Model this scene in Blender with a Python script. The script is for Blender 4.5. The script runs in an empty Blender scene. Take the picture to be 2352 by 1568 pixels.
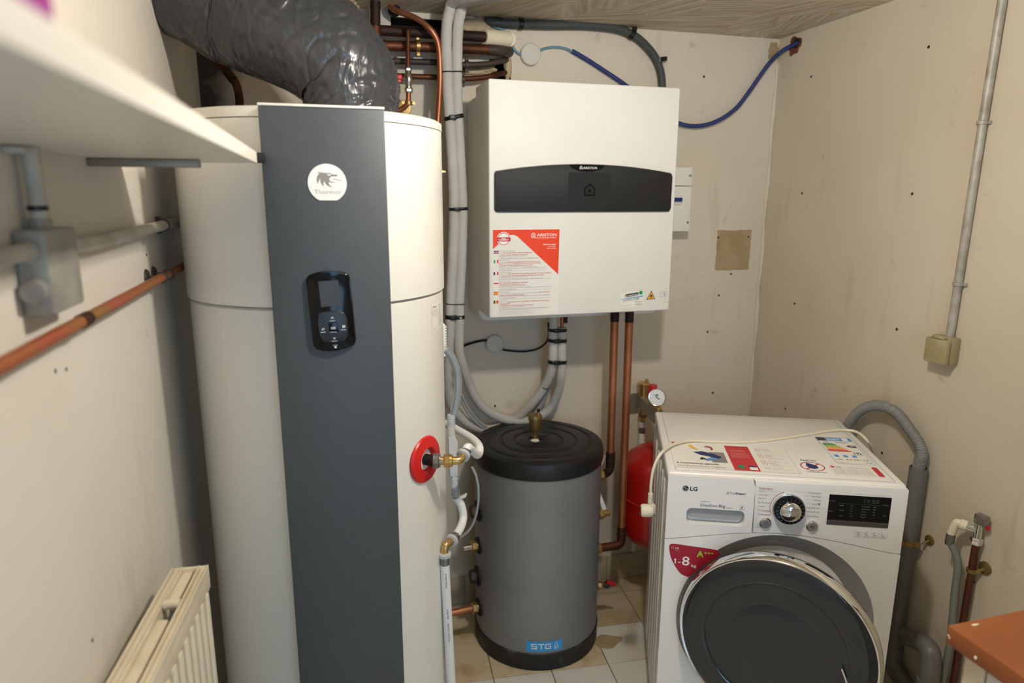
import bpy, bmesh, math, random
from mathutils import Vector, Matrix, noise
from mathutils.geometry import tessellate_polygon
random.seed(7)
SC = bpy.context.scene
COL = SC.collection
PI = math.pi

# ------------------------------------------------------------------ camera
cam_d = bpy.data.cameras.new('camera'); cam = bpy.data.objects.new('camera', cam_d); COL.objects.link(cam)
cam_d.sensor_width = 36.0; cam_d.lens = 1545 * 36 / 2352; cam_d.clip_start = 0.02
_p, _y, _r = math.radians(12.28), math.radians(15.42), math.radians(0.18)
_f = Vector((math.sin(_y) * math.cos(_p), math.cos(_y) * math.cos(_p), -math.sin(_p)))
_rt = Vector((math.cos(_y), -math.sin(_y), 0)); _up = _rt.cross(_f)
_rt2 = math.cos(_r) * _rt + math.sin(_r) * _up; _up2 = _rt2.cross(_f)
cam.matrix_world = Matrix(((_rt2.x, _up2.x, -_f.x, 0), (_rt2.y, _up2.y, -_f.y, 0), (_rt2.z, _up2.z, -_f.z, 1.573), (0, 0, 0, 1)))
cam_d.dof.use_dof = True; cam_d.dof.focus_distance = 1.75; cam_d.dof.aperture_fstop = 2.5
SC.camera = cam

# ------------------------------------------------------------------ world, daylight, exposure
w = bpy.data.worlds.new('daylight'); SC.world = w; w.use_nodes = True
w.node_tree.nodes['Background'].inputs[0].default_value = (0.55, 0.74, 1.0, 1)
w.node_tree.nodes['Background'].inputs[1].default_value = 1.0
SC.view_settings.view_transform = 'Standard'; SC.view_settings.look = 'None'
SC.view_settings.gamma = 1; SC.view_settings.use_curve_mapping = False
SC.view_settings.exposure = 0.0
LAMP_POS = (0.56, 0.90, 2.06); LAMP_W = 51.0
ad = bpy.data.lights.new('window_daylight', 'AREA'); ad.shape = 'RECTANGLE'; ad.size = 0.96; ad.size_y = 1.46
ad.energy = 16.0; ad.color = (0.40, 0.67, 1.0)
ao = bpy.data.objects.new('window_daylight', ad); COL.objects.link(ao)
ao.location = (0.35, -1.76, 1.25); ao.rotation_euler = (PI / 2, 0, 0)

XL, XR, YB, YF, ZC = -0.345, 1.685, 2.345, -1.70, 2.147

# ------------------------------------------------------------------ materials
def lin(c):
    if isinstance(c, str): c = [int(c[i:i + 2], 16) / 255 for i in (0, 2, 4)]
    return [x / 12.92 if x <= 0.04045 else ((x + 0.055) / 1.055) ** 2.4 for x in c]
MATS = {}
def mat(name, col, rough=0.5, metal=0.0, col2=None, scale=8.0, mix=(0.4, 0.7), bump=0.0, bscale=200.0, bdist=0.002,
        stretch=None, trans=0.0, coat=0.0, spec=0.5, emit=None, es=0.0, detail=4.0, bstretch=None, rvar=0.0):
    m = bpy.data.materials.new(name); MATS[name] = m; m.use_nodes = True
    nt = m.node_tree; N = nt.nodes; L = nt.links; b = N['Principled BSDF']
    b.inputs['Base Color'].default_value = (*lin(col), 1); b.inputs['Roughness'].default_value = rough
    b.inputs['Metallic'].default_value = metal; b.inputs['Specular IOR Level'].default_value = spec
    b.inputs['Coat Weight'].default_value = coat; b.inputs['Transmission Weight'].default_value = trans
    if emit: b.inputs['Emission Color'].default_value = (*lin(emit), 1); b.inputs['Emission Strength'].default_value = es
    tc = N.new('ShaderNodeTexCoord')
    def coords(st):
        if not st: return tc.outputs['Object']
        mp = N.new('ShaderNodeMapping'); mp.inputs['Scale'].default_value = st; L.new(tc.outputs['Object'], mp.inputs[0]); return mp.outputs[0]
    if col2 is not None:
        n = N.new('ShaderNodeTexNoise'); n.inputs['Scale'].default_value = scale; n.inputs['Detail'].default_value = detail
        L.new(coords(stretch), n.inputs['Vector'])
        r = N.new('ShaderNodeValToRGB'); r.color_ramp.elements[0].position = mix[0]; r.color_ramp.elements[1].position = mix[1]
        r.color_ramp.elements[0].color = (*lin(col), 1); r.color_ramp.elements[1].color = (*lin(col2), 1)
        L.new(n.outputs['Fac'], r.inputs[0]); L.new(r.outputs[0], b.inputs['Base Color'])
        if rvar:
            mr = N.new('ShaderNodeMapRange'); mr.inputs[3].default_value = rough; mr.inputs[4].default_value = rough + rvar
            L.new(n.outputs['Fac'], mr.inputs[0]); L.new(mr.outputs[0], b.inputs['Roughness'])
    if bump:
        n2 = N.new('ShaderNodeTexNoise'); n2.inputs['Scale'].default_value = bscale; n2.inputs['Detail'].default_value = 5
        L.new(coords(bstretch), n2.inputs['Vector'])
        bp = N.new('ShaderNodeBump'); bp.inputs['Strength'].default_value = bump; bp.inputs['Distance'].default_value = bdist
        L.new(n2.outputs['Fac'], bp.inputs['Height']); L.new(bp.outputs[0], b.inputs['Normal'])
    return m

def plaster(name, base, stain, dirt, seed, mould=False):
    m = bpy.data.materials.new(name); MATS[name] = m; m.use_nodes = True
    nt = m.node_tree; N = nt.nodes; L = nt.links; b = N['Principled BSDF']; b.inputs['Roughness'].default_value = 0.75
    b.inputs['Specular IOR Level'].default_value = 0.25
    tc = N.new('ShaderNodeTexCoord'); mp = N.new('ShaderNodeMapping'); mp.inputs['Location'].default_value = (seed, seed * 2.3, 0)
    L.new(tc.outputs['Object'], mp.inputs[0])
    def nz(sc, det, vec=None):
        n = N.new('ShaderNodeTexNoise'); n.inputs['Scale'].default_value = sc; n.inputs['Detail'].default_value = det
        L.new(vec or mp.outputs[0], n.inputs['Vector']); return n.outputs['Fac']
    def ramp(f, p0, p1, c0, c1):
        r = N.new('ShaderNodeValToRGB'); e = r.color_ramp.elements
        e[0].position = p0; e[1].position = p1; e[0].color = (*c0, 1); e[1].color = (*c1, 1); L.new(f, r.inputs[0]); return r.outputs[0]
    def mixc(f, a, c):
        x = N.new('ShaderNodeMix'); x.data_type = 'RGBA'; L.new(f, x.inputs[0]); L.new(a, x.inputs[6]); x.inputs[7].default_value = (*lin(c), 1); return x.outputs[2]
    big = ramp(nz(1.6, 5), 0.38, 0.72, lin(base), lin(stain))
    st = N.new('ShaderNodeMapping'); st.inputs['Scale'].default_value = (9, 9, 1.2); L.new(mp.outputs[0], st.inputs[0])
    m1 = ramp(nz(2.0, 6, st.outputs[0]), 0.60, 0.80, (0, 0, 0), (0.35, 0.35, 0.35)); c1 = mixc(m1, big, dirt)
    m2 = ramp(nz(14.0, 8), 0.68, 0.80, (0, 0, 0), (0.55, 0.55, 0.55)); c2 = mixc(m2, c1, dirt)
    if mould:   # black mould blooming in the left-hand corner
        sx = N.new('ShaderNodeSeparateXYZ'); L.new(tc.outputs['Object'], sx.inputs[0])
        mr = N.new('ShaderNodeMapRange'); mr.inputs[1].default_value = -0.16; mr.inputs[2].default_value = -0.42; L.new(sx.outputs[0], mr.inputs[0])
        mm = N.new('ShaderNodeMath'); mm.operation = 'MULTIPLY_ADD'; L.new(nz(7, 9), mm.inputs[0]); mm.inputs[1].default_value = 0.9; L.new(mr.outputs[0], mm.inputs[2])
        c2 = mixc(ramp(mm.outputs[0], 0.62, 1.15, (0, 0, 0), (0.93, 0.93, 0.93)), c2, '2e2822')
    L.new(c2, b.inputs['Base Color'])
    bp = N.new('ShaderNodeBump'); bp.inputs['Strength'].default_value = 0.35; bp.inputs['Distance'].default_value = 0.004
    ad_ = N.new('ShaderNodeMath'); ad_.operation = 'MULTIPLY_ADD'; L.new(nz(140, 3), ad_.inputs[0]); ad_.inputs[1].default_value = 0.25
    L.new(nz(22, 6), ad_.inputs[2]); L.new(ad_.outputs[0], bp.inputs['Height']); L.new(bp.outputs[0], b.inputs['Normal'])
    return m
plaster('plaster_back', 'dfd6c5', 'd6cab3', 'ab9c7c', 3.1, mould=True)
plaster('plaster_left', 'ddd6ca', 'd5cdbf', 'b0a594', 9.7)
plaster('plaster_right', 'd0c6b2', 'c5b9a1', '998b70', 1.3)

def ceiling_mat():
    m = bpy.data.materials.new('brushed_ceiling'); MATS['brushed_ceiling'] = m; m.use_nodes = True
    nt = m.node_tree; N = nt.nodes; L = nt.links; b = N['Principled BSDF']; b.inputs['Roughness'].default_value = 0.6
    tc = N.new('ShaderNodeTexCoord')
    vo = N.new('ShaderNodeTexVoronoi'); vo.inputs['Scale'].default_value = 4.2; vo.inputs['Randomness'].default_value = 0.75
    L.new(tc.outputs['Object'], vo.inputs['Vector'])
    sep = N.new('ShaderNodeSeparateColor'); L.new(vo.outputs['Color'], sep.inputs[0])
    snap = N.new('ShaderNodeMath'); snap.operation = 'SNAP'; snap.inputs[1].default_value = 0.34; L.new(sep.outputs[0], snap.inputs[0])
    ang = N.new('ShaderNodeMath'); ang.operation = 'MULTIPLY_ADD'; ang.inputs[1].default_value = 2.3; ang.inputs[2].default_value = 0.35; L.new(snap.outputs[0], ang.inputs[0])
    rot = N.new('ShaderNodeVectorRotate'); rot.rotation_type = 'Z_AXIS'; L.new(tc.outputs['Object'], rot.inputs['Vector']); L.new(ang.outputs[0], rot.inputs['Angle'])
    mp = N.new('ShaderNodeMapping'); mp.inputs['Scale'].default_value = (4.5, 50, 1); L.new(rot.outputs[0], mp.inputs[0])
    n = N.new('ShaderNodeTexNoise'); n.inputs['Scale'].default_value = 1.0; n.inputs['Detail'].default_value = 3; L.new(mp.outputs[0], n.inputs['Vector'])
    r = N.new('ShaderNodeValToRGB'); e = r.color_ramp.elements; e[0].position = 0.38; e[1].position = 0.68
    e[0].color = (*lin('b5a992'), 1); e[1].color = (*lin('d8cfbc'), 1); L.new(n.outputs['Fac'], r.inputs[0]); L.new(r.outputs[0], b.inputs['Base Color'])
    bp = N.new('ShaderNodeBump'); bp.inputs['Strength'].default_value = 0.75; bp.inputs['Distance'].default_value = 0.012
    L.new(n.outputs['Fac'], bp.inputs['Height']); L.new(bp.outputs[0], b.inputs['Normal'])
ceiling_mat()

mat('white_enamel', 'eeece5', 0.42, col2='e9e6de', scale=3, spec=0.3)
mat('heater_white', 'efece2', 0.34, col2='e9e5d9', scale=2)
mat('panel_grey', '454b50', 0.50, col2='42484c', scale=60, bump=0.15, bscale=900, bdist=0.0005)
mat('black_gloss', '0b0b0d', 0.12, spec=0.3)
mat('black_satin', '1d1e20', 0.35)
mat('black_matt', '17181a', 0.6, bump=0.2, bscale=600)
mat('black_rubber', '0f0f10', 0.7)
mat('screen_grey', '434446', 0.3, spec=0.2)
mat('print_white', 'f4f3ef', 0.5)
mat('print_grey', '8f8e8a', 0.55)
mat('print_dark', '3b3b3d', 0.5)
mat('print_black', '0d0d0e', 0.45)
mat('badge_grey', '8e8d88', 0.5)
mat('print_red', 'c4313a', 0.5)
mat('print_crimson', 'a31530', 0.5)
mat('sticker_red', 'ee4a2b', 0.35)
mat('sticker_white', 'f1eee6', 0.4)
mat('flag_green', '2f8a58', 0.5); mat('flag_navy', '262a66', 0.5); mat('flag_red', 'd9303f', 0.5); mat('flag_yellow', 'f2bd3a', 0.5)
mat('sign_yellow', 'f3b21f', 0.4); mat('dot_green', '2a9a4a', 0.45); mat('tape_blue', '4d9fe0', 0.35)
mat('stg_blue', '2f9fe8', 0.35)
def film():
    m = mat('duct_film', '393b3f', 0.27, spec=0.55, coat=0.15); nt = m.node_tree; N = nt.nodes; L = nt.links; b = N['Principled BSDF']
    tc = N.new('ShaderNodeTexCoord'); ns = N.new('ShaderNodeTexNoise'); ns.inputs['Scale'].default_value = 9; ns.inputs['Detail'].default_value = 3; L.new(tc.outputs['Object'], ns.inputs['Vector'])
    wv = N.new('ShaderNodeVectorMath'); wv.operation = 'MULTIPLY_ADD'; wv.inputs[1].default_value = (0.09, 0.09, 0.09); L.new(ns.outputs['Color'], wv.inputs[0]); L.new(tc.outputs['Object'], wv.inputs[2])
    mp = N.new('ShaderNodeMapping'); mp.inputs['Scale'].default_value = (2.1, 0.8, 0.6); mp.inputs['Rotation'].default_value = (0, 0.75, 0.2); L.new(wv.outputs[0], mp.inputs[0])
    vo = N.new('ShaderNodeTexVoronoi'); vo.feature = 'F1'; vo.inputs['Scale'].default_value = 17; L.new(mp.outputs[0], vo.inputs['Vector'])
    v2 = N.new('ShaderNodeTexVoronoi'); v2.feature = 'F1'; v2.inputs['Scale'].default_value = 48; L.new(mp.outputs[0], v2.inputs['Vector'])
    sm = N.new('ShaderNodeMath'); sm.operation = 'MULTIPLY_ADD'; L.new(v2.outputs['Distance'], sm.inputs[0]); sm.inputs[1].default_value = 0.22; L.new(vo.outputs['Distance'], sm.inputs[2])
    bp = N.new('ShaderNodeBump'); bp.inputs['Strength'].default_value = 0.30; bp.inputs['Distance'].default_value = 0.014; L.new(sm.outputs[0], bp.inputs['Height']); L.new(bp.outputs[0], b.inputs['Normal']); L.new(bp.outputs[0], b.inputs['Coat Normal'])
film()
mat('tank_grey', '8b8c8d', 0.40, 0.25, col2='7f7f7e', scale=3, rvar=0.1)
mat('tank_black', '1a1a1b', 0.42, col2='2c2b2a', scale=14, mix=(0.55, 0.85), bump=0.12, bscale=300)
mat('tank_black_dusty', '1a1a1b', 0.55, col2='6f6a63', scale=10, mix=(0.56, 0.78), detail=8)
mat('copper', 'c48663', 0.36, 0.8, col2='955a3e', scale=9, mix=(0.35, 0.7), rvar=0.2, stretch=(1, 1, 0.5))
mat('copper_old', '7a4a30', 0.45, 0.75, col2='38261e', scale=7, mix=(0.35, 0.65), rvar=0.25)
mat('copper_dark', '4a3027', 0.55, 0.6, col2='2a2220', scale=8, mix=(0.3, 0.65), rvar=0.2)
mat('iron_dark', '3d3733', 0.6, 0.4, col2='57483d', scale=12, mix=(0.4, 0.7))
mat('copper_painted', 'a8583a', 0.45, 0.35, col2='9a6a35', scale=6, mix=(0.45, 0.65))
mat('brass', 'd0b077', 0.30, 0.9, col2='bd9a5a', scale=30)
mat('brass_matt', 'a08a58', 0.42, 0.8, col2='8d7544', scale=20)
mat('nickel', 'b9b4a6', 0.25, 0.95)
mat('chrome', 'e6e6e6', 0.06, 1.0)
mat('steel', '9b9a97', 0.35, 0.9, col2='7f7d79', scale=20)
mat('galvanised', '9c9688', 0.5, 0.5, col2='857e6e', scale=14)
mat('foam_grey', 'c9c6c0', 0.85, col2='beb9b1', scale=9, bump=0.5, bscale=450, bdist=0.002)
mat('cable_grey', 'a3a5a6', 0.5)
mat('tie_black', '0c0c0d', 0.4)
mat('plastic_white', 'ebe8e0', 0.4)
mat('plastic_ivory', 'e9dfc6', 0.42)
mat('pipe_white', 'efefec', 0.35)
mat('plastic_frost', 'e6e9ea', 0.35, trans=0.35)
mat('clear_hose', 'c9d2d8', 0.12, trans=0.75)
mat('conduit_dark', '4f5453', 0.5)
mat('conduit_blue', '1b2f70', 0.4, col2='26397c', scale=30)
mat('cable_blue', '6f93a8', 0.5)
mat('junction_box', 'd6d1c7', 0.6)
mat('pvc_grey', '72716e', 0.45, col2='646360', scale=8)
mat('hose_grey', '858480', 0.5)
mat('hose_green', '7b817a', 0.5)
mat('brown_paint', '4a2219', 0.45, col2='5a2a1d', scale=14)
mat('red_enamel', 'b01712', 0.28, col2='9d140f', scale=3, coat=0.2)
mat('red_plastic', 'd8211f', 0.35)
mat('red_handle', 'd01f26', 0.4)
mat('blue_handle', '2a63b5', 0.4)
mat('yellow_tag', 'e6dc9a', 0.5)
mat('gauge_face', 'eef0f0', 0.3); mat('gauge_green', '2f8f5b', 0.5)
mat('washer_white', 'f1efeb', 0.28, coat=0.15)
mat('washer_side', 'dedcd8', 0.25, 0.25)
mat('dish_grey', 'a2a3a4', 0.35, 0.1)
mat('dish_dark', '3c3d3f', 0.45)
mat('door_glass', '26292d', 0.06, spec=0.5, coat=0.25)
mat('door_inner', '17181a', 0.12, coat=0.6)
mat('button_silver', 'a6a6a6', 0.3, 0.6)
mat('panel_strip', '4d4947', 0.3)
mat('recess_grey', 'a9abad', 0.35)
mat('shelf_white', 'efebe0', 0.4)
mat('radiator_cream', 'e7dcc4', 0.42, col2='dccfb2', scale=14)
mat('radiator_rust', 'a3703a', 0.7)
mat('counter_orange', '96592e', 0.5, col2='844721', scale=7, mix=(0.35, 0.75)); mat('counter_stain', '5e3817', 0.5)
mat('cabinet_white', 'e8e4dc', 0.45)
mat('cabinet_cream', 'e6d6b8', 0.5, col2='d9c49c', scale=9)
mat('old_box', 'a3a096', 0.55, 0.2, col2='8b877c', scale=16)
mat('conduit_old', 'c4bfb2', 0.55, col2='a9a291', scale=14)
mat('conduit_iron', 'b3aea2', 0.5, 0.2, col2='928b7c', scale=26)
mat('socket_olive', '9c8f68', 0.5, col2='b3a988', scale=18, mix=(0.5, 0.8))
mat('plaster_patch', 'b09c78', 0.85, col2='a08a64', scale=16, bump=0.5, bscale=60)
mat('plaster_rough', 'c9b795', 0.9, col2='b39f7c', scale=20, bump=0.8, bscale=50, bdist=0.01)
mat('brick_red', '7d4430', 0.9, col2='5e3022', scale=25, bump=0.8, bscale=80, bdist=0.006)
mat('dark_hole', '14110f', 0.9)
mat('plug_grey', '372f24', 0.8)
mat('recess_shade_paint', '2b2622', 0.9, col2='3a332b', scale=9)  # shade inside the wall openings, put into the base colour
mat('tile_white', 'e6e1d6', 0.22, col2='dcd3c0', scale=6, mix=(0.45, 0.8))
mat('tile_beige', 'd8c6a2', 0.35, col2='a9834c', scale=9, mix=(0.52, 0.75), detail=8)
mat('tile_worn', 'cdbd9e', 0.4, col2='b29a70', scale=6, mix=(0.45, 0.75), detail=8)
mat('grout', '8a7350', 0.9, col2='6f5a3c', scale=20)
mat('skirting', 'c2b59c', 0.4, col2='b3a488', scale=8)
mat('magenta_box', '9c1f8c', 0.5)
mat('bulb', 'fff4de', 0.4, emit='ffdcae', es=8.0)
mat('window_frame', 'e8e6e0', 0.4)
mat('window_glass', 'f2f6f8', 0.02, trans=1.0)

# ------------------------------------------------------------------ mesh helpers
def V(*a): return Vector(a[0]) if len(a) == 1 else Vector(a)
def frame(axis):
    z = Vector(axis).normalized(); x = Vector((1, 0, 0)) if abs(z.x) < 0.8 else Vector((0, 1, 0))
    x = (x - z * x.dot(z)).normalized(); return x, z.cross(x), z
def spline(pts, n=8):
    P = [Vector(p) for p in pts]; P = [2 * P[0] - P[1]] + P + [2 * P[-1] - P[-2]]; out = []
    for i in range(1, len(P) - 2):
        for k in range(n):
            t = k / n; a, b, c, d = P[i - 1:i + 3]
            out.append(0.5 * (2 * b + (c - a) * t + (2 * a - 5 * b + 4 * c - d) * t * t + (3 * b - a - 3 * c + d) * t ** 3))
    return out + [P[-2]]
def bend(pts, R, n=6):
    P = [Vector(p) for p in pts]; out = [P[0]]
    for i in range(1, len(P) - 1):
        a, b, c = P[i - 1], P[i], P[i + 1]; u = (a - b).normalized(); v = (c - b).normalized()
        ang = u.angle(v); d = min(R / math.tan(ang / 2), (a - b).length * 0.49, (c - b).length * 0.49)
        for k in range(n + 1):
            t = k / n; out.append((1 - t) ** 2 * (b + u * d) + 2 * t * (1 - t) * b + t * t * (b + v * d))
    return out + [P[-1]]
def resample(pts, step):
    P = [Vector(p) for p in pts]; out = [P[0]]; acc = 0
    for a, b in zip(P, P[1:]):
        L = (b - a).length
        if L < 1e-9: continue
        t = step - acc
        while t <= L: out.append(a.lerp(b, t / L)); t += step
        acc = L - (t - step)
    return out
_text_cache = {}
def text_mesh(s, bold=0.0, shear=0.0):
    k = (s, bold, shear)
    if k in _text_cache: return _text_cache[k]
    c = bpy.data.curves.new('t', 'FONT'); c.body = s; c.size = 1.0; c.resolution_u = 2; c.offset = bold; c.shear = shear; c.fill_mode = 'FRONT'
    o = bpy.data.objects.new('t', c); COL.objects.link(o); dg = bpy.context.evaluated_depsgraph_get(); dg.update()
    m = o.evaluated_get(dg).to_mesh(); vs = [tuple(v.co) for v in m.vertices]; fs = [tuple(p.vertices) for p in m.polygons]
    o.evaluated_get(dg).to_mesh_clear(); bpy.data.objects.remove(o); bpy.data.curves.remove(c)
    _text_cache[k] = (vs, fs); return vs, fs

class MB:
    def __init__(s): s.bm = bmesh.new()
    def _m(s, vs, M):
        if M is not None: bmesh.ops.transform(s.bm, matrix=M, verts=vs)
    def faces(s, vs, fs):
        v = [s.bm.verts.new(p) for p in vs]
        for f in fs:
            try: s.bm.faces.new([v[i] for i in f])
            except ValueError: pass
        return s
    def box(s, a, b, bev=0.0, seg=2, M=None):
        a, b = Vector(a), Vector(b); c = (a + b) / 2; d = b - a
        r = bmesh.ops.create_cube(s.bm, size=1.0, matrix=Matrix.Translation(c) @ Matrix.Diagonal((abs(d.x), abs(d.y), abs(d.z), 1)))
        vs = r['verts']
        if bev:
            es = list({e for v in vs for e in v.link_edges})
            q = bmesh.ops.bevel(s.bm, geom=es, offset=bev, segments=seg, profile=0.5, affect='EDGES')
            vs = list({v for f in q['faces'] for v in f.verts} | {v for v in vs if v.is_valid})
        s._m(vs, M); return s
    def tube(s, pts, r, seg=12, caps=True, squash=None):
        P = [Vector(p) for p in pts]; n = len(P); T = []
        for i in range(n): T.append((P[min(i + 1, n - 1)] - P[max(i - 1, 0)]).normalized())
        x, y, _ = frame(T[0]); rings = []
        for i in range(n):
            x = (x - T[i] * x.dot(T[i])).normalized(); y = T[i].cross(x)
            rr = r(i, n) if callable(r) else (r[i] if isinstance(r, (list, tuple)) else r)
            rings.append([s.bm.verts.new(P[i] + (x * math.cos(2 * PI * k / seg) + y * math.sin(2 * PI * k / seg)) * rr) for k in range(seg)])
        for i in range(n - 1):
            for k in range(seg): s.bm.faces.new((rings[i][k], rings[i][(k + 1) % seg], rings[i + 1][(k + 1) % seg], rings[i + 1][k]))
        if caps: s.bm.faces.new(rings[0][::-1]); s.bm.faces.new(rings[-1])
        return s
    def lathe(s, prof, o=(0, 0, 0), axis=(0, 0, 1), seg=32, caps=True, phase=0.0, arc=None):
        x, y, z = frame(axis); o = Vector(o); rings = []
        for r, h in prof:
            if r <= 1e-6: rings.append([s.bm.verts.new(o + z * h)])
            else: rings.append([s.bm.verts.new(o + z * h + (x * math.cos(2 * PI * k / seg + phase) + y * math.sin(2 * PI * k / seg + phase)) * r) for k in range(seg)])
        for a, b in zip(rings, rings[1:]):
            for k in range(seg):
                j = (k + 1) % seg
                if len(a) == 1 and len(b) == 1: continue
                if len(a) == 1: s.bm.faces.new((a[0], b[j], b[k]))
                elif len(b) == 1: s.bm.faces.new((a[k], a[j], b[0]))
                else: s.bm.faces.new((a[k], a[j], b[j], b[k]))
        if caps:
            if len(rings[0]) > 1: s.bm.faces.new(rings[0][::-1])
            if len(rings[-1]) > 1: s.bm.faces.new(rings[-1])
        return s
    def prism(s, poly, o, u, v, depth, bev=0.0):
        """poly in (u,v) coordinates on the plane through o, extruded by depth along u x v"""
        o, u, v = Vector(o), Vector(u), Vector(v); n = u.cross(v).normalized()
        A = [s.bm.verts.new(o + u * p[0] + v * p[1] + n * depth) for p in poly]
        B = [s.bm.verts.new(o + u * p[0] + v * p[1]) for p in poly]; k = len(poly)
        top = s.bm.faces.new(A); s.bm.faces.new(B[::-1])
        for i in range(k): s.bm.faces.new((B[i], B[(i + 1) % k], A[(i + 1) % k], A[i]))
        if bev: bmesh.ops.bevel(s.bm, geom=list(top.edges), offset=bev, segments=3, profile=0.5, affect='EDGES')
        return s
    def flat(s, poly, o, u, v, off=0.0):
        o, u, v = Vector(o), Vector(u), Vector(v); n = u.cross(v).normalized()
        vs = [s.bm.verts.new(o + u * p[0] + v * p[1] + n * off) for p in poly]
        if len(vs) <= 4: s.bm.faces.new(vs)
        else:
            for t in tessellate_polygon([[Vector((p[0], p[1], 0)) for p in poly]]): s.bm.faces.new([vs[i] for i in t])
        return s
    def rect(s, x0, y0, x1, y1, o, u, v, off=0.0): return s.flat([(x0, y0), (x1, y0), (x1, y1), (x0, y1)], o, u, v, off)
    def ring2(s, r0, r1, c, o, u, v, off=0.0, a0=0, a1=2 * PI, n=40):
        o, u, v = Vector(o), Vector(u), Vector(v); nn = u.cross(v).normalized(); A = []; B = []
        for k in range(n + 1):
            a = a0 + (a1 - a0) * k / n; d = (math.cos(a), math.sin(a))
            A.append(s.bm.verts.new(o + u * (c[0] + d[0] * r0) + v * (c[1] + d[1] * r0) + nn * off)); B.append(s.bm.verts.new(o + u * (c[0] + d[0] * r1) + v * (c[1] + d[1] * r1) + nn * off))
        for k in range(n): s.bm.faces.new((A[k], B[k], B[k + 1], A[k + 1]))
        return s
    def disc(s, r, c, o, u, v, off=0.0, n=32, ry=None):
        return s.flat([(c[0] + math.cos(2 * PI * k / n) * r, c[1] + math.sin(2 * PI * k / n) * (ry or r)) for k in range(n)], o, u, v, off)
    def text(s, t, p, cap, o, u, v, off=0.0, width=None, align='l', bold=0.0, shear=0.0, wrap=None):
        """lettering with cap height `cap`, baseline start p in (u,v)"""
        vs, fs = text_mesh(t, bold, shear)
        if not vs: return s
        x0 = min(q[0] for q in vs); x1 = max(q[0] for q in vs); k = cap / 0.70; kx = (width / (x1 - x0)) if width else k
        W = (x1 - x0) * kx; sh = {'l': 0, 'c': -W / 2, 'r': -W}[align]
        o, u, v = Vector(o), Vector(u), Vector(v); n = u.cross(v).normalized()
        pts = [(p[0] + sh + (q[0] - x0) * kx, p[1] + q[1] * k) for q in vs]
        return s.faces([o + u * a + v * b + n * off for a, b in pts] if not wrap else [wrap(a, b) for a, b in pts], fs)
    def build(s, name, m, parent=None, origin=None, smooth=35, recalc=True):
        if recalc: bmesh.ops.recalc_face_normals(s.bm, faces=s.bm.faces)
        me = bpy.data.meshes.new(name); off = OFF.get(parent.name, Vector((0, 0, 0))) if parent else (Vector(origin) if origin is not None else Vector((0, 0, 0)))
        if off.length > 0: bmesh.ops.translate(s.bm, vec=-off, verts=s.bm.verts)
        s.bm.to_mesh(me); s.bm.free()
        if smooth:
            for p in me.polygons: p.use_smooth = True
            me.set_sharp_from_angle(angle=math.radians(smooth))
        me.materials.append(MATS[m] if isinstance(m, str) else m)
        o = bpy.data.objects.new(name, me); COL.objects.link(o)
        if parent: o.parent = parent
        elif origin is not None: o.location = off
        OFF[o.name] = off
        if any(k in name for k in ('lettering', 'print', 'symbols', 'edges', '_marks', 'names', 'digits', 'needle')): o['kind'] = 'stuff'
        return o
OFF = {}
def tag(o, label, cat, group=None):
    o['label'] = label; o['category'] = cat
    if group: o['group'] = group
    return o
def struct(o): o['kind'] = 'structure'; return o
def thing(name, label, cat, loc=(0, 0, 0), rz=0.0, group=None, local=False):
    o = bpy.data.objects.new(name, None); COL.objects.link(o); o.empty_display_size = 0.05
    o.location = loc; o.rotation_euler = (0, 0, rz); OFF[o.name] = Vector((0, 0, 0)) if local else Vector(loc)
    return tag(o, label, cat, group)
def share(src, name, loc, parent=None):
    o = bpy.data.objects.new(name, src.data); COL.objects.link(o); o.location = loc
    if parent: o.parent = parent
    OFF[o.name] = Vector((0, 0, 0)); return o
def rrect(x0, y0, x1, y1, r, n=6):
    out = []
    for cx, cy, a in ((x1 - r, y1 - r, 0), (x0 + r, y1 - r, PI / 2), (x0 + r, y0 + r, PI), (x1 - r, y0 + r, 1.5 * PI)):
        for k in range(n + 1): out.append((cx + r * math.cos(a + PI / 2 * k / n), cy + r * math.sin(a + PI / 2 * k / n)))
    return out
XU, YU, ZU = Vector((1, 0, 0)), Vector((0, 1, 0)), Vector((0, 0, 1))
def nut(mb, o, axis, r, h, seg=6): return mb.lathe([(r * 0.9, 0), (r, h * 0.12), (r, h * 0.88), (r * 0.9, h)], o, axis, seg)

# ================================================================== THE ROOM
T = 0.12
def slab_wall(name, m, u0, u1, z0, z1, plane, axis, side, holes=()):
    """upright wall in the plane axis = plane; body lies on `side`; holes = (u0,u1,z0,z1,depth) recesses (depth None: through)"""
    mb = MB(); us = sorted({u0, u1, *[h[0] for h in holes], *[h[1] for h in holes]}); zs = sorted({z0, z1, *[h[2] for h in holes], *[h[3] for h in holes]})
    P = (lambda u, d, z: (u, plane + side * d, z)) if axis == 'y' else (lambda u, d, z: (plane + side * d, u, z))
    for a, b in zip(us, us[1:]):
        for c, e in zip(zs, zs[1:]):
            d0 = 0.0
            for h in holes:
                if h[0] <= a and b <= h[1] and h[2] <= c and e <= h[3]: d0 = h[4]
            if d0 is None: continue
            mb.box(P(a, d0, c), P(b, T, e))
    bmesh.ops.remove_doubles(mb.bm, verts=mb.bm.verts, dist=1e-5)
    return struct(mb.build(name, m, smooth=0))
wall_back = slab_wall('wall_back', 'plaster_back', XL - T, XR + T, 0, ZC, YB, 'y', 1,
    holes=((0.24, 0.545, 2.072, 2.130, 0.11), (0.565, 0.640, 1.935, 2.020, 0.10)))
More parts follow.
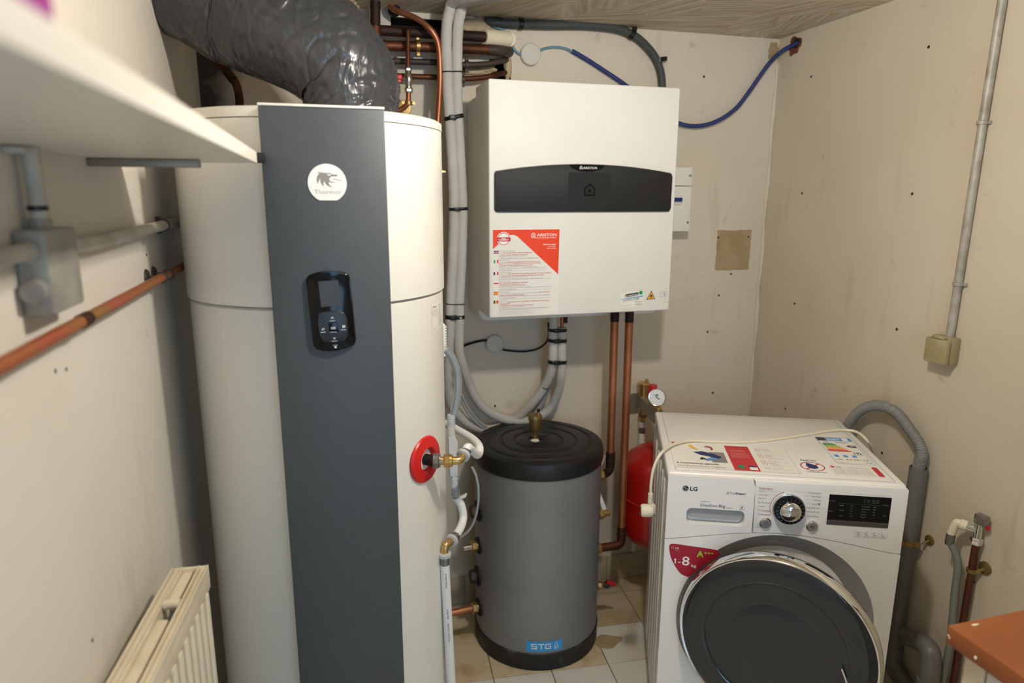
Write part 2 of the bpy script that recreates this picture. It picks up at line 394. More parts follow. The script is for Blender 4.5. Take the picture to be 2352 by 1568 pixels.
for nm, (u0, u1, z0, z1, d) in (('painted_cavity_shade', (0.24, 0.545, 2.072, 2.130, 0.11)), ('painted_cavity_shade', (0.565, 0.640, 1.935, 2.020, 0.10))):  # dark-coloured lining stands in for the shade deep in both wall openings
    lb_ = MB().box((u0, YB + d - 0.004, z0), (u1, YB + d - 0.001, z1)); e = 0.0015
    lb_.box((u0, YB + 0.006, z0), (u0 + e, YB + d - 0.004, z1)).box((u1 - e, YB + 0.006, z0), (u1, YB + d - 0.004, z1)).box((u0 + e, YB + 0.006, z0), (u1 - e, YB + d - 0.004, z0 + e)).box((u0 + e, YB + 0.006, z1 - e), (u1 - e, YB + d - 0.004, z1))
    lb_.build(nm, 'recess_shade_paint', wall_back, smooth=0)
wall_left = slab_wall('wall_left', 'plaster_left', YF, YB, 0, ZC, XL, 'x', -1)
wall_right = slab_wall('wall_right', 'plaster_right', YF, YB, 0, ZC, XR, 'x', 1)
wall_front = slab_wall('wall_front', 'plaster_left', XL - T, XR + T, 0, ZC, YF, 'y', -1, holes=((-0.15, 0.85, 0.5, 2.0, None),))
ceiling = struct(MB().box((XL - T, YF - T, ZC), (XR + T, YB + T, ZC + 0.1)).build('ceiling', 'brushed_ceiling', smooth=0))
floor = struct(MB().box((XL - T, YF - T, -0.10), (XR + T, YB + T, -0.004)).build('floor', 'grout', smooth=0))

win = struct(bpy.data.objects.new('window_1', None)); COL.objects.link(win); win.location = (0.35, YF - 0.05, 0.5); OFF[win.name] = Vector(win.location)
mb = MB()
for a, b in (((-0.15, 0.5), (-0.10, 2.0)), ((0.80, 0.5), (0.85, 2.0)), ((-0.10, 0.5), (0.80, 0.55)), ((-0.10, 1.95), (0.80, 2.0)), ((0.33, 0.55), (0.37, 1.95))):
    mb.box((a[0], YF - 0.07, a[1]), (b[0], YF - 0.03, b[1]), 0.004)
mb.build('window_frame', 'window_frame', win)

# floor tiles, laid a little askew to the walls
ang = math.radians(-4.7); tu = Vector((math.cos(ang), math.sin(ang))); tv = Vector((-math.sin(ang), math.cos(ang))); TO = Vector((0.861, 1.864)); TS = 0.2
def clip(poly, f):
    out = []
    for a, b in zip(poly, poly[1:] + poly[:1]):
        fa, fb = f(a), f(b)
        if fa >= 0: out.append(a)
        if (fa >= 0) != (fb >= 0): out.append(a.lerp(b, fa / (fa - fb)))
    return out
full = {}
for i in range(-14, 12):
    for j in range(-22, 8):
        g = 0.0016; q = [TO + tu * (TS * (i + a)) + tv * (TS * (j + b)) for a, b in ((0, 0), (1, 0), (1, 1), (0, 1))]
        c0 = sum(q, Vector((0, 0))) / 4; q = [c0 + (p - c0) * (1 - 2 * g / TS) for p in q]
        c = q
        for f in (lambda p: p.x - XL - 0.001, lambda p: XR - 0.001 - p.x, lambda p: p.y - YF - 0.001, lambda p: YB - 0.001 - p.y):
            c = clip(c, f) if c else c
        if len(c) < 3: continue
        area = 0.5 * abs(sum(a.x * b.y - b.x * a.y for a, b in zip(c, c[1:] + c[:1])))
        if area < 0.0006: continue
        key = 'tile_white'
        if j >= 0 and i <= -1: key = 'tile_beige'
        if j >= 1 and i >= 0: key = 'tile_worn'
        dz = random.uniform(-0.0006, 0.0)
        if len(c) == 4 and abs(area - (TS - 2 * g) ** 2) < 1e-4:
            if key not in full:
                t = MB().prism([(p.x - c0.x, p.y - c0.y) for p in c], (0, 0, -0.008), XU, YU, 0.008, 0.0012).build('tile', key, floor, smooth=0)
                t.location = (c0.x, c0.y, dz); full[key] = t
            else: share(full[key], 'tile', (c0.x, c0.y, dz), floor)
        else:
            t = MB().prism([(p.x, p.y) for p in c], (0, 0, -0.008), XU, YU, 0.008 + dz).build('tile', key, floor, smooth=0)
chip = MB(); pts = [(0.055 * math.cos(a) * (1 + 0.18 * math.sin(3 * a + 1)), 0.036 * math.sin(a) * (1 + 0.15 * math.cos(4 * a))) for a in [k * PI / 9 for k in range(18)]]
chip.prism(pts, (0.9015, 1.9732, 0.0000), XU, YU, 0.0012).build('chipped_patch', 'plaster_patch', floor)

# skirting tiles along the back wall
bb = struct(bpy.data.objects.new('baseboard_back', None)); COL.objects.link(bb); OFF[bb.name] = Vector((0, 0, 0))
x = XL + 0.002; k0 = None
while x < XR - 0.02:
    x1 = min(x + 0.2, XR - 0.002)
    MB().box((x, YB - 0.010, 0.0), (x1 - 0.002, YB, 0.115 + random.uniform(-0.002, 0.002)), 0.0015).build('tile', 'skirting', bb)
    x = x1

# marks on the walls: plug holes, the bare plaster patch, the broken-out corner
def plug(p, n, r=0.006, parent=None):
    mb = MB().lathe([(r * 0.85, -0.004), (r * 0.85, 0.0006), (r * 0.5, 0.0010), (0, 0.0006)], p, n, 10); return mb.build('wall_plug', 'plug_grey', parent)
for p in ((1.6850, 1.6606, 1.9878), (1.6850, 2.1490, 1.9843), (1.6850, 2.1403, 1.5820), (1.6850, 1.6536, 1.5800), (1.6850, 2.1247, 1.1784), (1.6850, 1.6466, 1.1723), (1.6850, 2.1209, 0.7679), (1.6850, 1.6430, 0.7689), (1.6850, 1.2822, 0.5289), (1.6850, 1.4811, 0.3234)):
    plug(p, (-1, 0, 0), 0.0055, wall_right)
for p in ((1.3766, 2.3450, 2.0006), (1.4613, 2.3450, 1.0383), (1.5014, 2.3450, 1.1850), (0.5815, 2.3450, 0.7996), (1.5497, 2.3450, 1.2688), (1.5044, 2.3450, 0.7801)): plug(p, (0, -1, 0), 0.0055, wall_back)
def blob(c, rx, ry, n, amp, seed, axis):
    out = []
    for k in range(n):
        a = 2 * PI * k / n; q = 1 + amp * noise.noise(Vector((math.cos(a) * 1.7 + seed, math.sin(a) * 1.7, seed)))
        out.append((rx * q * math.cos(a), ry * q * math.sin(a)))
    return out
a, b = Vector((1.4762, 2.3450, 1.2846)), Vector((1.6276, 2.3450, 1.4408))
pw, ph = b.x - a.x, b.z - a.z; poly = []
for (x0, y0), (x1, y1) in (((0, 0), (pw, 0)), ((pw, 0), (pw, ph)), ((pw, ph), (0, ph)), ((0, ph), (0, 0))):
    for k in range(9):
        t = k / 9; poly.append((x0 + (x1 - x0) * t + random.uniform(-1, 1) * 0.0018, y0 + (y1 - y0) * t + random.uniform(-1, 1) * 0.0018))
MB().prism(poly, (a.x, YB, a.z), XU, ZU, 0.0015).build('bare_patch', 'plaster_patch', wall_back)
for p in ((1.4805, 2.3430, 1.4139), (1.6148, 2.3430, 1.4138)): plug(p, (0, -1, 0), 0.005, wall_back)
hc = Vector((1.6850, 2.2527, 2.1108))
MB().prism(blob(0, 0.036, 0.030, 26, 0.45, 31.7, 0), (XR, hc.y, hc.z - 0.004), -YU, ZU, 0.0015).build('broken_plaster', 'brick_red', wall_right)
MB().prism(blob(0, 0.018, 0.016, 18, 0.3, 5.0, 0), (XR - 0.0015, hc.y - 0.010, hc.z + 0.002), -YU, ZU, 0.001).build('drill_hole', 'dark_hole', wall_right)
MB().prism(blob(0, 0.022, 0.035, 22, 0.4, 8.0, 0), (XR - 0.024, YB, hc.z - 0.01), XU, ZU, 0.0015).build('broken_plaster', 'plaster_patch', wall_back)
# rough plaster round the pipe openings
def lump(name, m, c, r, parent, seed, amp=0.45):
    mb = MB(); bmesh.ops.create_icosphere(mb.bm, subdivisions=3, radius=1.0)
    for v in mb.bm.verts:
        q = 1 + amp * noise.noise(v.co * 1.6 + Vector((seed, 0, 0))) + 0.15 * noise.noise(v.co * 5 + Vector((0, seed, 0)))
        v.co = Vector((v.co.x * r[0] * q, v.co.y * r[1] * q, v.co.z * r[2] * q)) + Vector(c)
    return mb.build(name, m, parent, smooth=60)
for k, (p, r) in enumerate((((0.5055, 2.3400, 2.0294), (0.045, 0.02, 0.012)), ((0.5154, 2.3400, 1.9753), (0.06, 0.022, 0.012)), ((0.5544, 2.3400, 1.9868), (0.035, 0.02, 0.012)), ((0.5284, 2.3400, 2.1157), (0.05, 0.012, 0.03)), ((0.6271, 2.3400, 2.0015), (0.012, 0.012, 0.05)))):
    lump('mortar', 'plaster_rough', p, r, wall_back, k * 3.3)
# the ragged bead of filler in the corner
mb = MB(); path = [(XR - 0.004 + 0.002 * math.sin(k * 1.7), YB - 0.004, 0.02 + k * 0.085) for k in range(25)]
mb.tube(path, lambda i, n: 0.006 + 0.003 * math.sin(i * 2.1), 8).build('corner_filler', 'plaster_back', wall_right)

# ceiling lamp: the bulb that lights the room
lp = thing('ceiling_lamp', 'bare bulb in a white ceiling holder above the room', 'lamp', (LAMP_POS[0], LAMP_POS[1], ZC))
MB().lathe([(0.045, ZC), (0.045, ZC - 0.012), (0.03, ZC - 0.018)], (LAMP_POS[0], LAMP_POS[1], 0), (0, 0, 1), 32).build('base', 'plastic_white', lp)
MB().lathe([(0.02, ZC - 0.018), (0.02, ZC - 0.05), (0.015, ZC - 0.056)], (LAMP_POS[0], LAMP_POS[1], 0), (0, 0, 1), 24).build('socket', 'plastic_white', lp)
mb = MB(); bmesh.ops.create_uvsphere(mb.bm, u_segments=20, v_segments=12, radius=0.018, matrix=Matrix.Translation(Vector(LAMP_POS))); mb.build('bulb', 'bulb', lp)
ld = bpy.data.lights.new('bulb_light', 'POINT'); ld.energy = LAMP_W; ld.color = (1.0, 0.945, 0.865); ld.shadow_soft_size = 0.03
lo = bpy.data.objects.new('bulb_light', ld); COL.objects.link(lo); lo.location = Vector(LAMP_POS) - OFF[lp.name]; lo.parent = lp

# ================================================================== WATER HEATER
HC = Vector((-0.014, 1.678, 0)); HR = 0.294; HT = 1.736; HS = 1.351
def hcyl(th, z, r=HR): return Vector((HC.x + r * math.sin(th), HC.y - r * math.cos(th), z))     # th = 0 faces the camera, + to the right
wh = thing('water_heater', 'tall white cylindrical water heater with a dark grey front panel', 'water heater', (HC.x, HC.y, 0))
MB().lathe([(HR - 0.004, 0.03), (HR - 0.004, HS - 0.006), (HR - 0.010, HS - 0.002)], HC, ZU, 128).build('tank_body', 'heater_white', wh)
MB().lathe([(HR - 0.010, HS), (HR, HS + 0.002), (HR, HT - 0.022), (HR - 0.003, HT - 0.0215)], HC, ZU, 128).build('upper_shell', 'heater_white', wh)
MB().lathe([(HR - 0.003, HT - 0.0205), (HR + 0.001, HT - 0.020), (HR + 0.001, HT - 0.004), (HR - 0.006, HT), (0, HT)], HC, ZU, 128).build('lid', 'heater_white', wh)
for a in (30, 150, 270):
    q = HC + Vector((0.2 * math.cos(math.radians(a)), 0.2 * math.sin(math.radians(a)), 0)); MB().lathe([(0.022, 0.0), (0.022, 0.03)], q, ZU, 16).build('foot', 'black_matt', wh)
PYF = 1.338; PX0, PX1, PZ1 = -0.1035, 0.1195, 1.7285
pn = MB().box((PX0, PYF, 0.05), (PX1, PYF + 0.055, PZ1), 0.003, 2).build('front_panel', 'panel_grey', wh)
MB().box((PX0 - 0.0005, PYF - 0.0012, PZ1), (PX1 + 0.0005, PYF + 0.10, PZ1 + 0.0045), 0.001).build('top_cap', 'plastic_white', wh)
o = (0, PYF, 0)
BC = (0.0098, 1.594); BR = 0.0352
poly = []
for k in range(72):
    a = -PI / 2 + 2 * PI * (k + 0.5) / 72; x, z = BR * math.cos(a), BR * math.sin(a)
    poly.append((BC[0] + x, BC[1] + max(z, -0.0315) - 0.0005))
bd = MB().prism(poly, o, XU, ZU, 0.0012, 0.0003).build('badge', 'print_white', pn)
# emblem traced at badge scale (centimetres about the badge centre)
def em(px, py): return (BC[0] + (px - 860) * 0.0000645, BC[1] - (py - 850) * 0.0000645)
head = [(585,545),(650,552),(780,562),(900,572),(965,576),(995,606),(1080,614),(1155,620),(1140,664),(1060,660),(990,668),(945,690),(920,730),(922,770),(950,805),(1000,826),(1075,822),(1050,845),(990,848),(930,835),(905,818),(895,840),(905,880),(940,930),(1010,975),(950,965),(870,930),(815,880),(788,830),(782,792),(760,830),(748,880),(755,920),(772,950),(730,925),(690,880),(668,820),(668,770),(682,725),(640,765),(612,820),(600,880),(578,840),(567,770),(575,700),(600,640),(645,590),(620,570)]
b = MB(); b.flat([em(*p) for p in head[::-1]], o, XU, ZU, 0.0015)
bmesh.ops.triangulate(b.bm, faces=b.bm.faces)
fl = [(985,742),(1030,728),(1085,735),(1140,757),(1200,768),(1285,748),(1220,782),(1160,778),(1100,755),(1050,742)]
b.flat([em(*p) for p in fl[::-1]], o, XU, ZU, 0.0015); b.build('emblem', 'badge_grey', bd, smooth=0)
MB().flat([em(*p) for p in [(835,604),(900,606),(968,603),(975,620),(950,648),(915,645),(875,622)][::-1]], o, XU, ZU, 0.0017).build('emblem_eye', 'print_white', bd)
MB().text('Thermor', em(480,1160), 0.0078, o, XU, ZU, 0.0015, width=0.0495, bold=-0.012).build('lettering', 'badge_grey', bd)
# control unit
def cu(px, py): return ((px - 478) * 0.0001155 + 0.0045, 1.3505 - (py - 780) * 0.000118)
cp = [(105,250),(118,205),(160,165),(260,130),(380,112),(500,108),(620,118),(730,140),(775,165),(800,205),(812,300),(858,1250),(850,1310),(815,1355),(700,1400),(560,1428),(420,1435),(300,1425),(210,1395),(165,1340),(150,1250)]
un = MB().prism([cu(*p) for p in cp[::-1]], o, XU, ZU, 0.009, 0.004).build('control_unit', 'black_gloss', wh)
MB().prism([cu(*p) for p in [(290,270),(610,252),(634,664),(318,690)][::-1]], o, XU, ZU, 0.0095).build('screen', 'screen_grey', un)
kp = [(250,790),(300,765),(480,752),(640,768),(700,810),(730,900),(738,1080),(720,1210),(680,1260),(520,1288),(330,1280),(290,1240),(262,1120),(250,950)]
MB().prism([cu(*p) for p in kp[::-1]], o, XU, ZU, 0.0118, 0.0025).build('keypad', 'black_satin', un)
MB().prism([cu(*p) for p in [(418,945),(560,935),(575,1110),(425,1115)][::-1]], o, XU, ZU, 0.0132, 0.0012).build('ok_button', 'black_gloss', un)
b = MB(); b.text('OK', cu(495,1056), 0.0045, o, XU, ZU, 0.0136, align='c', bold=0.02)
b.flat([cu(*p) for p in [(458,880),(484,848),(510,880),(498,880),(484,864),(470,880)]][::-1], o, XU, ZU, 0.0122)
b.flat([cu(*p) for p in [(478,1198),(503,1230),(528,1198),(514,1198),(503,1212),(490,1198)]][::-1], o, XU, ZU, 0.0122)
for k in range(3): b.rect(*cu(640,1040 - k * 15), *cu(688,1030 - k * 15), o, XU, ZU, 0.0122)
b.ring2(0.0012, 0.0022, cu(330,1050), o, XU, ZU, 0.0122, n=16); b.rect(*cu(300,1068), *cu(340,1060), o, XU, ZU, 0.0122)
b.rect(*cu(497,1382), *cu(530,1352), o, XU, ZU, 0.0092); b.text('CONNECT', cu(468,1342), 0.0018, o, XU, ZU, 0.0092, width=0.0098)
b.build('key_symbols', 'print_white', un)
b = MB()
for p, q in (((285,1108),(365,1095)), ((435,1110),(545,1104)), ((615,1080),(700,1072)), ((440,922),(525,914)), ((452,1262),(548,1254))): b.rect(*cu(p[0], p[1]), *cu(q[0], q[1] - 4), o, XU, ZU, 0.0134)
b.build('key_edges', 'button_silver', un)
# labels on the shell
def on_shell(th0, z0, r=HR + 0.0006): return lambda s, h: hcyl(th0 + s / HR, z0 + h, r)
def wrapped(mb, W, H_, wf, n=8):
    vs = []; fs = []
    for i in range(n + 1): vs += [wf(W * i / n, 0), wf(W * i / n, H_)]
    for i in range(n): fs.append((2 * i, 2 * i + 2, 2 * i + 3, 2 * i + 1))
    return mb.faces(vs, fs)
wf = on_shell(math.radians(56), 1.262, HR - 0.0034); rl = wrapped(MB(), 0.088, 0.066, wf).build('rating_label', 'sticker_white', wh, smooth=60)
wf2 = on_shell(math.radians(56), 1.262, HR - 0.0028); b = MB()
b.text('Thermor', (0.006, 0.056), 0.005, (0, 0, 0), XU, ZU, wrap=wf2, width=0.022)
for k in range(4): b.text('230 V   50 Hz   1800 W', (0.004, 0.049 - k * 0.004), 0.0018, (0, 0, 0), XU, ZU, wrap=wf2, width=0.03)
for k in range(12): b.text('0,6 MPa  IPX1B  R513A', (0.042, 0.058 - k * 0.0044), 0.002, (0, 0, 0), XU, ZU, wrap=wf2, width=0.030 - 0.006 * (k % 3))
b.text('FR 2022 - 10', (0.006, 0.006), 0.002, (0, 0, 0), XU, ZU, wrap=wf2, width=0.02)
b.build('lettering', 'print_dark', rl)
wf2 = on_shell(math.radians(64), 1.40, HR + 0.001); b = MB()
for k in range(6): b.text('ATTENTION', (0.01, 0.088 - 0.014 * k), 0.003, (0, 0, 0), XU, ZU, wrap=wf2, width=0.03)
b.build('faint_lettering', 'plastic_ivory', wh)
q = hcyl(math.radians(98), 1.63); MB().prism([(0, 0.006), (0.026, 0.001), (0.026, -0.002), (0, -0.006)], q + Vector((-0.004, -0.004, 0)), XU, ZU, 0.004).build('pull_tag', 'yellow_tag', wh)
for z in (1.657, 1.612, 1.600): MB().box(hcyl(math.radians(98), z) + Vector((-0.003, -0.003, -0.004)), hcyl(math.radians(98), z) + Vector((0.004, 0.003, 0.004)), 0.001).build('clip', 'black_matt', wh)
# vent cap with ribs on the side
q = hcyl(math.radians(96), 1.212); b = MB()
b.box(q + Vector((-0.006, -0.022, -0.052)), q + Vector((0.009, 0.022, 0.036)), 0.004)
for k in range(9): b.box(q + Vector((0.008, -0.022, -0.030 + k * 0.007)), q + Vector((0.0115, 0.020, -0.0265 + k * 0.007)))
b.build('connection_cover', 'plastic_white', wh)
# red rosette and hot-water outlet
rc = Vector((0.202, 1.478, 0.968)); rn = (rc - Vector((HC.x, HC.y, 0.968))).normalized()
rc = Vector((HC.x, HC.y, 0.968)) + rn * (HR - 0.004)
MB().lathe([(0.0555, -0.012), (0.0565, 0.001), (0.054, 0.0045), (0.031, 0.010), (0.028, 0.007), (0.021, -0.006)], rc, rn, 48, caps=False).build('rosette', 'red_plastic', wh)
MB().lathe([(0.0135, -0.02), (0.0135, 0.030)], rc, rn, 24).build('outlet_stub', 'black_rubber', wh)

# ------------------------------------------------------------------ hot-water outlet fittings and white multilayer pipe
fx = Vector((0.985, -0.17, -0.03)).normalized()
p0 = rc + rn * 0.020
ht = thing('outlet_pipe', 'white plastic pipe with brass elbow leaving the red rosette', 'pipe', p0)
b = MB(); b.lathe([(0.0165, 0), (0.0185, 0.002), (0.0185, 0.004)], p0, fx, 24); nut(b, p0 + fx * 0.003, fx, 0.0180, 0.012); b.lathe([(0.0155, 0.015), (0.0155, 0.019)], p0, fx, 24); b.build('steel_nut', 'steel', ht)
b = MB().lathe([(0.0105, 0.016), (0.0105, 0.028)], p0, fx, 20); nut(b, p0 + fx * 0.026, fx, 0.0155, 0.014); b.lathe([(0.015, 0.039), (0.015, 0.045), (0.0115, 0.047), (0.0115, 0.049)], p0, fx, 24)
e0 = p0 + fx * 0.047; e1 = e0 + fx * 0.016; e2 = e1 + Vector((0.010, 0.013, 0.005))
b.tube(bend([e0, e1, e2], 0.02), 0.0095, 16).build('brass_elbow', 'brass', ht)
d = (e2 - e1).normalized()
MB().lathe([(0.012, -0.002), (0.0165, 0.0), (0.0165, 0.008), (0.012, 0.010)], e2, d, 28).build('stop_ring', 'plastic_frost', ht)
MB().lathe([(0.0118, 0.009), (0.0118, 0.022), (0.0112, 0.0225)], e2, d, 24).build('crimp_sleeve', 'steel', ht)
e3 = e2 + d * 0.018
pp = [e3, e3 + d * 0.016, (0.3414, 1.5600, 0.9339), (0.3549, 1.6000, 0.9384), (0.3506, 1.6600, 0.9385), (0.3318, 1.7200, 0.9387), (0.3081, 1.7900, 0.9372), (0.2850, 1.8800, 0.9235)]
MB().tube(spline(pp, 8), 0.0105, 16).build('pipe', 'pipe_white', ht)

# ------------------------------------------------------------------ drain: clear hose, tundish, trap, white pipe down
dr = thing('drain_line', 'clear hose and white drain pipe hanging down beside the water heater', 'drain pipe', (0.2889, 1.6200, 0.8485))
MB().tube(spline([(0.2816, 1.6550, 1.1873), (0.2983, 1.6500, 1.1658), (0.3103, 1.6450, 1.1248), (0.3098, 1.6400, 1.0775), (0.3003, 1.6350, 1.0353), (0.2887, 1.6300, 1.0027)], 8), 0.0088, 14).build('clear_hose', 'clear_hose', dr)
MB().tube(spline([(0.2847, 1.6600, 1.1826), (0.2946, 1.6550, 1.1556), (0.3044, 1.6500, 1.1193), (0.3028, 1.6450, 1.0766), (0.2945, 1.6400, 1.0378), (0.2862, 1.6350, 1.0036)], 8), 0.0045, 8).build('inner_hose', 'cable_grey', dr)
t0, t1 = Vector((0.2878, 1.6300, 1.0216)), Vector((0.2878, 1.6300, 0.9506))
b = MB().tube([t0, t1], 0.0098, 18)
for k in range(4): b.lathe([(0.0108, 0), (0.0108, 0.003)], t0 + (t1 - t0) * (0.08 + 0.09 * k), (t1 - t0), 18)
b.build('tundish_neck', 'plastic_frost', dr)
c0 = Vector((0.2891, 1.6300, 0.9612)); b = MB()
b.prism([(-0.0105, 0), (0.006, 0.006), (0.0135, -0.012), (0.0125, -0.106), (-0.008, -0.106)], c0 + Vector((0, 0.010, 0)), XU, ZU, 0.020, 0.002).build('tundish', 'plastic_frost', dr)
b = MB().tube([(0.2932, 1.6300, 0.8559), (0.2938, 1.6300, 0.8166)], 0.0092, 18); b.lathe([(0.0104, 0), (0.0104, 0.004)], (0.2931, 1.6300, 0.8474), (0, 0, -1), 18); b.build('collar', 'plastic_frost', dr)
q = Vector((0.2963, 1.6300, 0.8286)); MB().lathe([(0.008, 0), (0.0115, -0.008), (0.0125, -0.022), (0.010, -0.036), (0.004, -0.042)], q, ZU, 20).build('trap', 'clear_hose', dr)
q = Vector((0.3122, 1.6300, 0.7971)); MB().prism([(-0.010, -0.003), (0.014, 0.004), (0.010, -0.006), (-0.006, -0.010)], q, XU, ZU, 0.006).build('clip_tab', 'plastic_white', dr)
wp = [(0.2979, 1.6350, 0.7941), (0.3127, 1.6350, 0.7623), (0.3160, 1.6300, 0.7290), (0.3005, 1.6000, 0.7148), (0.2768, 1.5600, 0.7129)]
MB().tube(spline(wp, 8), 0.0108, 16).build('upper_pipe', 'pipe_white', dr)
a, c = Vector((0.2768, 1.5600, 0.7129)), Vector((0.2596, 1.5400, 0.7102)); d = (c - a).normalized()
MB().lathe([(0.0118, -0.012), (0.0118, 0.004)], a, d, 20).build('crimp_sleeve', 'steel', dr)
MB().lathe([(0.012, 0.004), (0.0165, 0.006), (0.0165, 0.013), (0.012, 0.015)], a, d, 24).build('stop_ring', 'plastic_frost', dr)
g = Vector((0.2476, 1.5300, 0.6921))
MB().tube(bend([a + d * 0.014, Vector((0.2494, 1.5320, 0.7124)), g], 0.014), 0.0098, 16).build('brass_elbow', 'brass', dr)
MB().lathe([(0.012, 0.002), (0.0168, 0.0), (0.0168, -0.008), (0.012, -0.010)], g, ZU, 28).build('stop_ring', 'plastic_frost', dr)
MB().lathe([(0.0122, -0.010), (0.0122, -0.030)], g, ZU, 24).build('crimp_sleeve', 'steel', dr)
lo_, hi_ = Vector((0.2589, 1.5300, 0.2981)), g + Vector((0, 0, -0.024)); lo2 = hi_ + (lo_ - hi_) * 2.05
dp = MB().tube([hi_, lo2], 0.0118, 18).build('lower_pipe', 'pipe_white', dr)
b = MB()
dd = (lo_ - hi_).normalized()
for t, s, wd in ((0.18, 'Multi 20x2', 0.04), (0.42, 'ALPEX', 0.03), (0.60, 'ALSORA  DVGW', 0.055)):
    q = hi_ + (lo_ - hi_) * t + Vector((0.001, -0.0121, 0)); b.text(s, (0, 0), 0.004, q, -dd, -XU, 0.0, width=wd)
b.build('lettering', 'print_black', dp)
tv_ = thing('stop_cock', 'small blue valve handle at the foot of the water heater', 'valve', (0.2332, 1.5500, 0.2984))
MB().lathe([(0.0, 0.012), (0.012, 0.010), (0.016, 0.0), (0.014, -0.008), (0, -0.010)], (0.2331, 1.5500, 0.2904), (0.4, -0.6, 0.6), 20).build('knob', 'blue_handle', tv_)
MB().tube([(0.2331, 1.5500, 0.2904), Vector((0.2331, 1.5500, 0.2904)) + Vector((-0.10, 0.07, -0.02))], 0.008, 12).build('stem', 'brass', tv_)
gc = MB().tube(spline([(0.3663, 1.7500, 0.8211), (0.3786, 1.7500, 0.7894), (0.3846, 1.7500, 0.7420), (0.3825, 1.7600, 0.6836), (0.3700, 1.7700, 0.6323), (0.3470, 1.7800, 0.5984), (0.3167, 1.8000, 0.5753), (0.2870, 1.8600, 0.5449)], 8), 0.0038, 8).build('grey_cable', 'cable_grey', origin=(0.3846, 1.7500, 0.7420))
tag(gc, 'thin grey cable looping between water heater and dark storage tank', 'cable')

# ------------------------------------------------------------------ black insulated duct
dpts = [(0.0695, 1.7600, 1.6946), (0.0736, 1.7600, 1.7811), (0.0629, 1.7600, 1.8552), (-0.0097, 1.7800, 1.9233), (-0.0937, 1.8200, 1.9796), (-0.1626, 1.8600, 2.0229), (-0.33, 1.90, 2.095), (-0.46, 1.94, 2.12)]
P = resample(spline(dpts, 16), 0.0035); P = [p for p in P if p.x > XL + 0.002]
b = MB(); seg = 120; n = len(P); x = None; rings = []
for i, p in enumerate(P):
    t = (P[min(i + 2, n - 1)] - P[max(i - 2, 0)]).normalized()
    if x is None: x, y, _ = frame(t)
    x = (x - t * x.dot(t)).normalized(); y = t.cross(x); ring = []; s_ = i / n
    for k in range(seg):
        a = 2 * PI * k / seg; d = x * math.cos(a) + y * math.sin(a)
        q = p + d * 0.125
        r = 0.112 + 0.036 * min(1, max(0, s_ - 0.12) * 1.7) + 0.012 * noise.noise(q * 6)
        fold = noise.noise(Vector((q.x * 9, q.y * 9, q.z * 9)) + d * 0.8); crease = 1 - abs(noise.noise(Vector((s_ * 26 + 1.2 * math.sin(a * 2 + s_ * 6), math.cos(a) * 1.3, math.sin(a) * 1.3))) * 2)
        r += 0.0035 * fold - 0.006 * max(0, crease - 0.80) / 0.20 * (0.4 + 0.6 * max(0, 1 - s_ * 1.3))
        r += 0.0026 * noise.noise(Vector((math.cos(a) * 7, math.sin(a) * 7, s_ * 9))) + 0.0010 * (1 - abs(noise.noise(Vector((math.cos(a) * 5 + s_ * 9, math.sin(a) * 5, s_ * 20)))) * 3)
        if s_ < 0.12: r -= 0.02 * (1 - s_ / 0.12)
        v_ = p + d * r; ring.append(b.bm.verts.new((max(v_.x, XL + 0.001), v_.y, min(v_.z, ZC - 0.001))))
    rings.append(ring)
for i in range(n - 1):
    for k in range(seg): b.bm.faces.new((rings[i][k], rings[i][(k + 1) % seg], rings[i + 1][(k + 1) % seg], rings[i + 1][k]))
du = thing('air_duct', 'fat air duct wrapped in wrinkled shiny black plastic film', 'duct', (dpts[1][0], dpts[1][1], HT))
b.build('film_sleeve', 'duct_film', du, smooth=80)
# ================================================================== WALL UNIT (boiler)
BX0, BX1, BY0, BZ0, BZ1 = 0.479, 1.096, 2.0, 1.1985, 1.9015
wb = thing('wall_boiler', 'white square wall hung heating unit with a black curved display band', 'boiler', ((BX0 + BX1) / 2, YB, BZ0))
fc = MB().box((BX0, BY0, BZ0), (BX1, 2.175, BZ1), 0.005, 3).build('front_cover', 'white_enamel', wb)
MB().prism(rrect(BX0 + 0.006, BZ0 - 0.040, 1.150, BZ1 - 0.012, 0.030), (0, YB - 0.001, 0), XU, ZU, YB - 2.178, 0.004).build('chassis', 'white_enamel', wb)
o = (0, BY0, 0)
def arc_top(x, x0, x1, z0, zc): t = (x - x0) / (x1 - x0) * 2 - 1; return z0 + (zc - z0) * (1 - t * t)
bx0, bx1, bz0, bz1, bzc = 0.4955, 1.0785, 1.5235, 1.6405, 1.6645
def band(i, zt=0.0):
    rc_ = 0.010; cor = lambda cx, cz, a0: [(cx + rc_ * math.cos(a0 - PI / 2 * t / 5), cz + rc_ * math.sin(a0 - PI / 2 * t / 5)) for t in range(6)]
    zt0 = bz1 - i + 0.0015; out = cor(bx0 + i + rc_, bz0 + i + rc_, 1.5 * PI) + cor(bx0 + i + rc_, zt0 - rc_, PI)
    for k in range(2, 39):
        x = bx0 + i + (bx1 - bx0 - 2 * i) * k / 40; z = arc_top(x, bx0, bx1, bz1, bzc) - i + zt
        out.append((x, z))
    out += cor(bx1 - i - rc_, zt0 - rc_, PI / 2) + cor(bx1 - i - rc_, bz0 + i + rc_, 0)
    return out[::-1]
MB().prism(band(-0.0022), o, XU, ZU, 0.0015).build('band_trim', 'steel', fc)
bn = MB().prism(band(0), o, XU, ZU, 0.008, 0.003).build('display_band', 'black_matt', fc)
xc = (bx0 + bx1) / 2
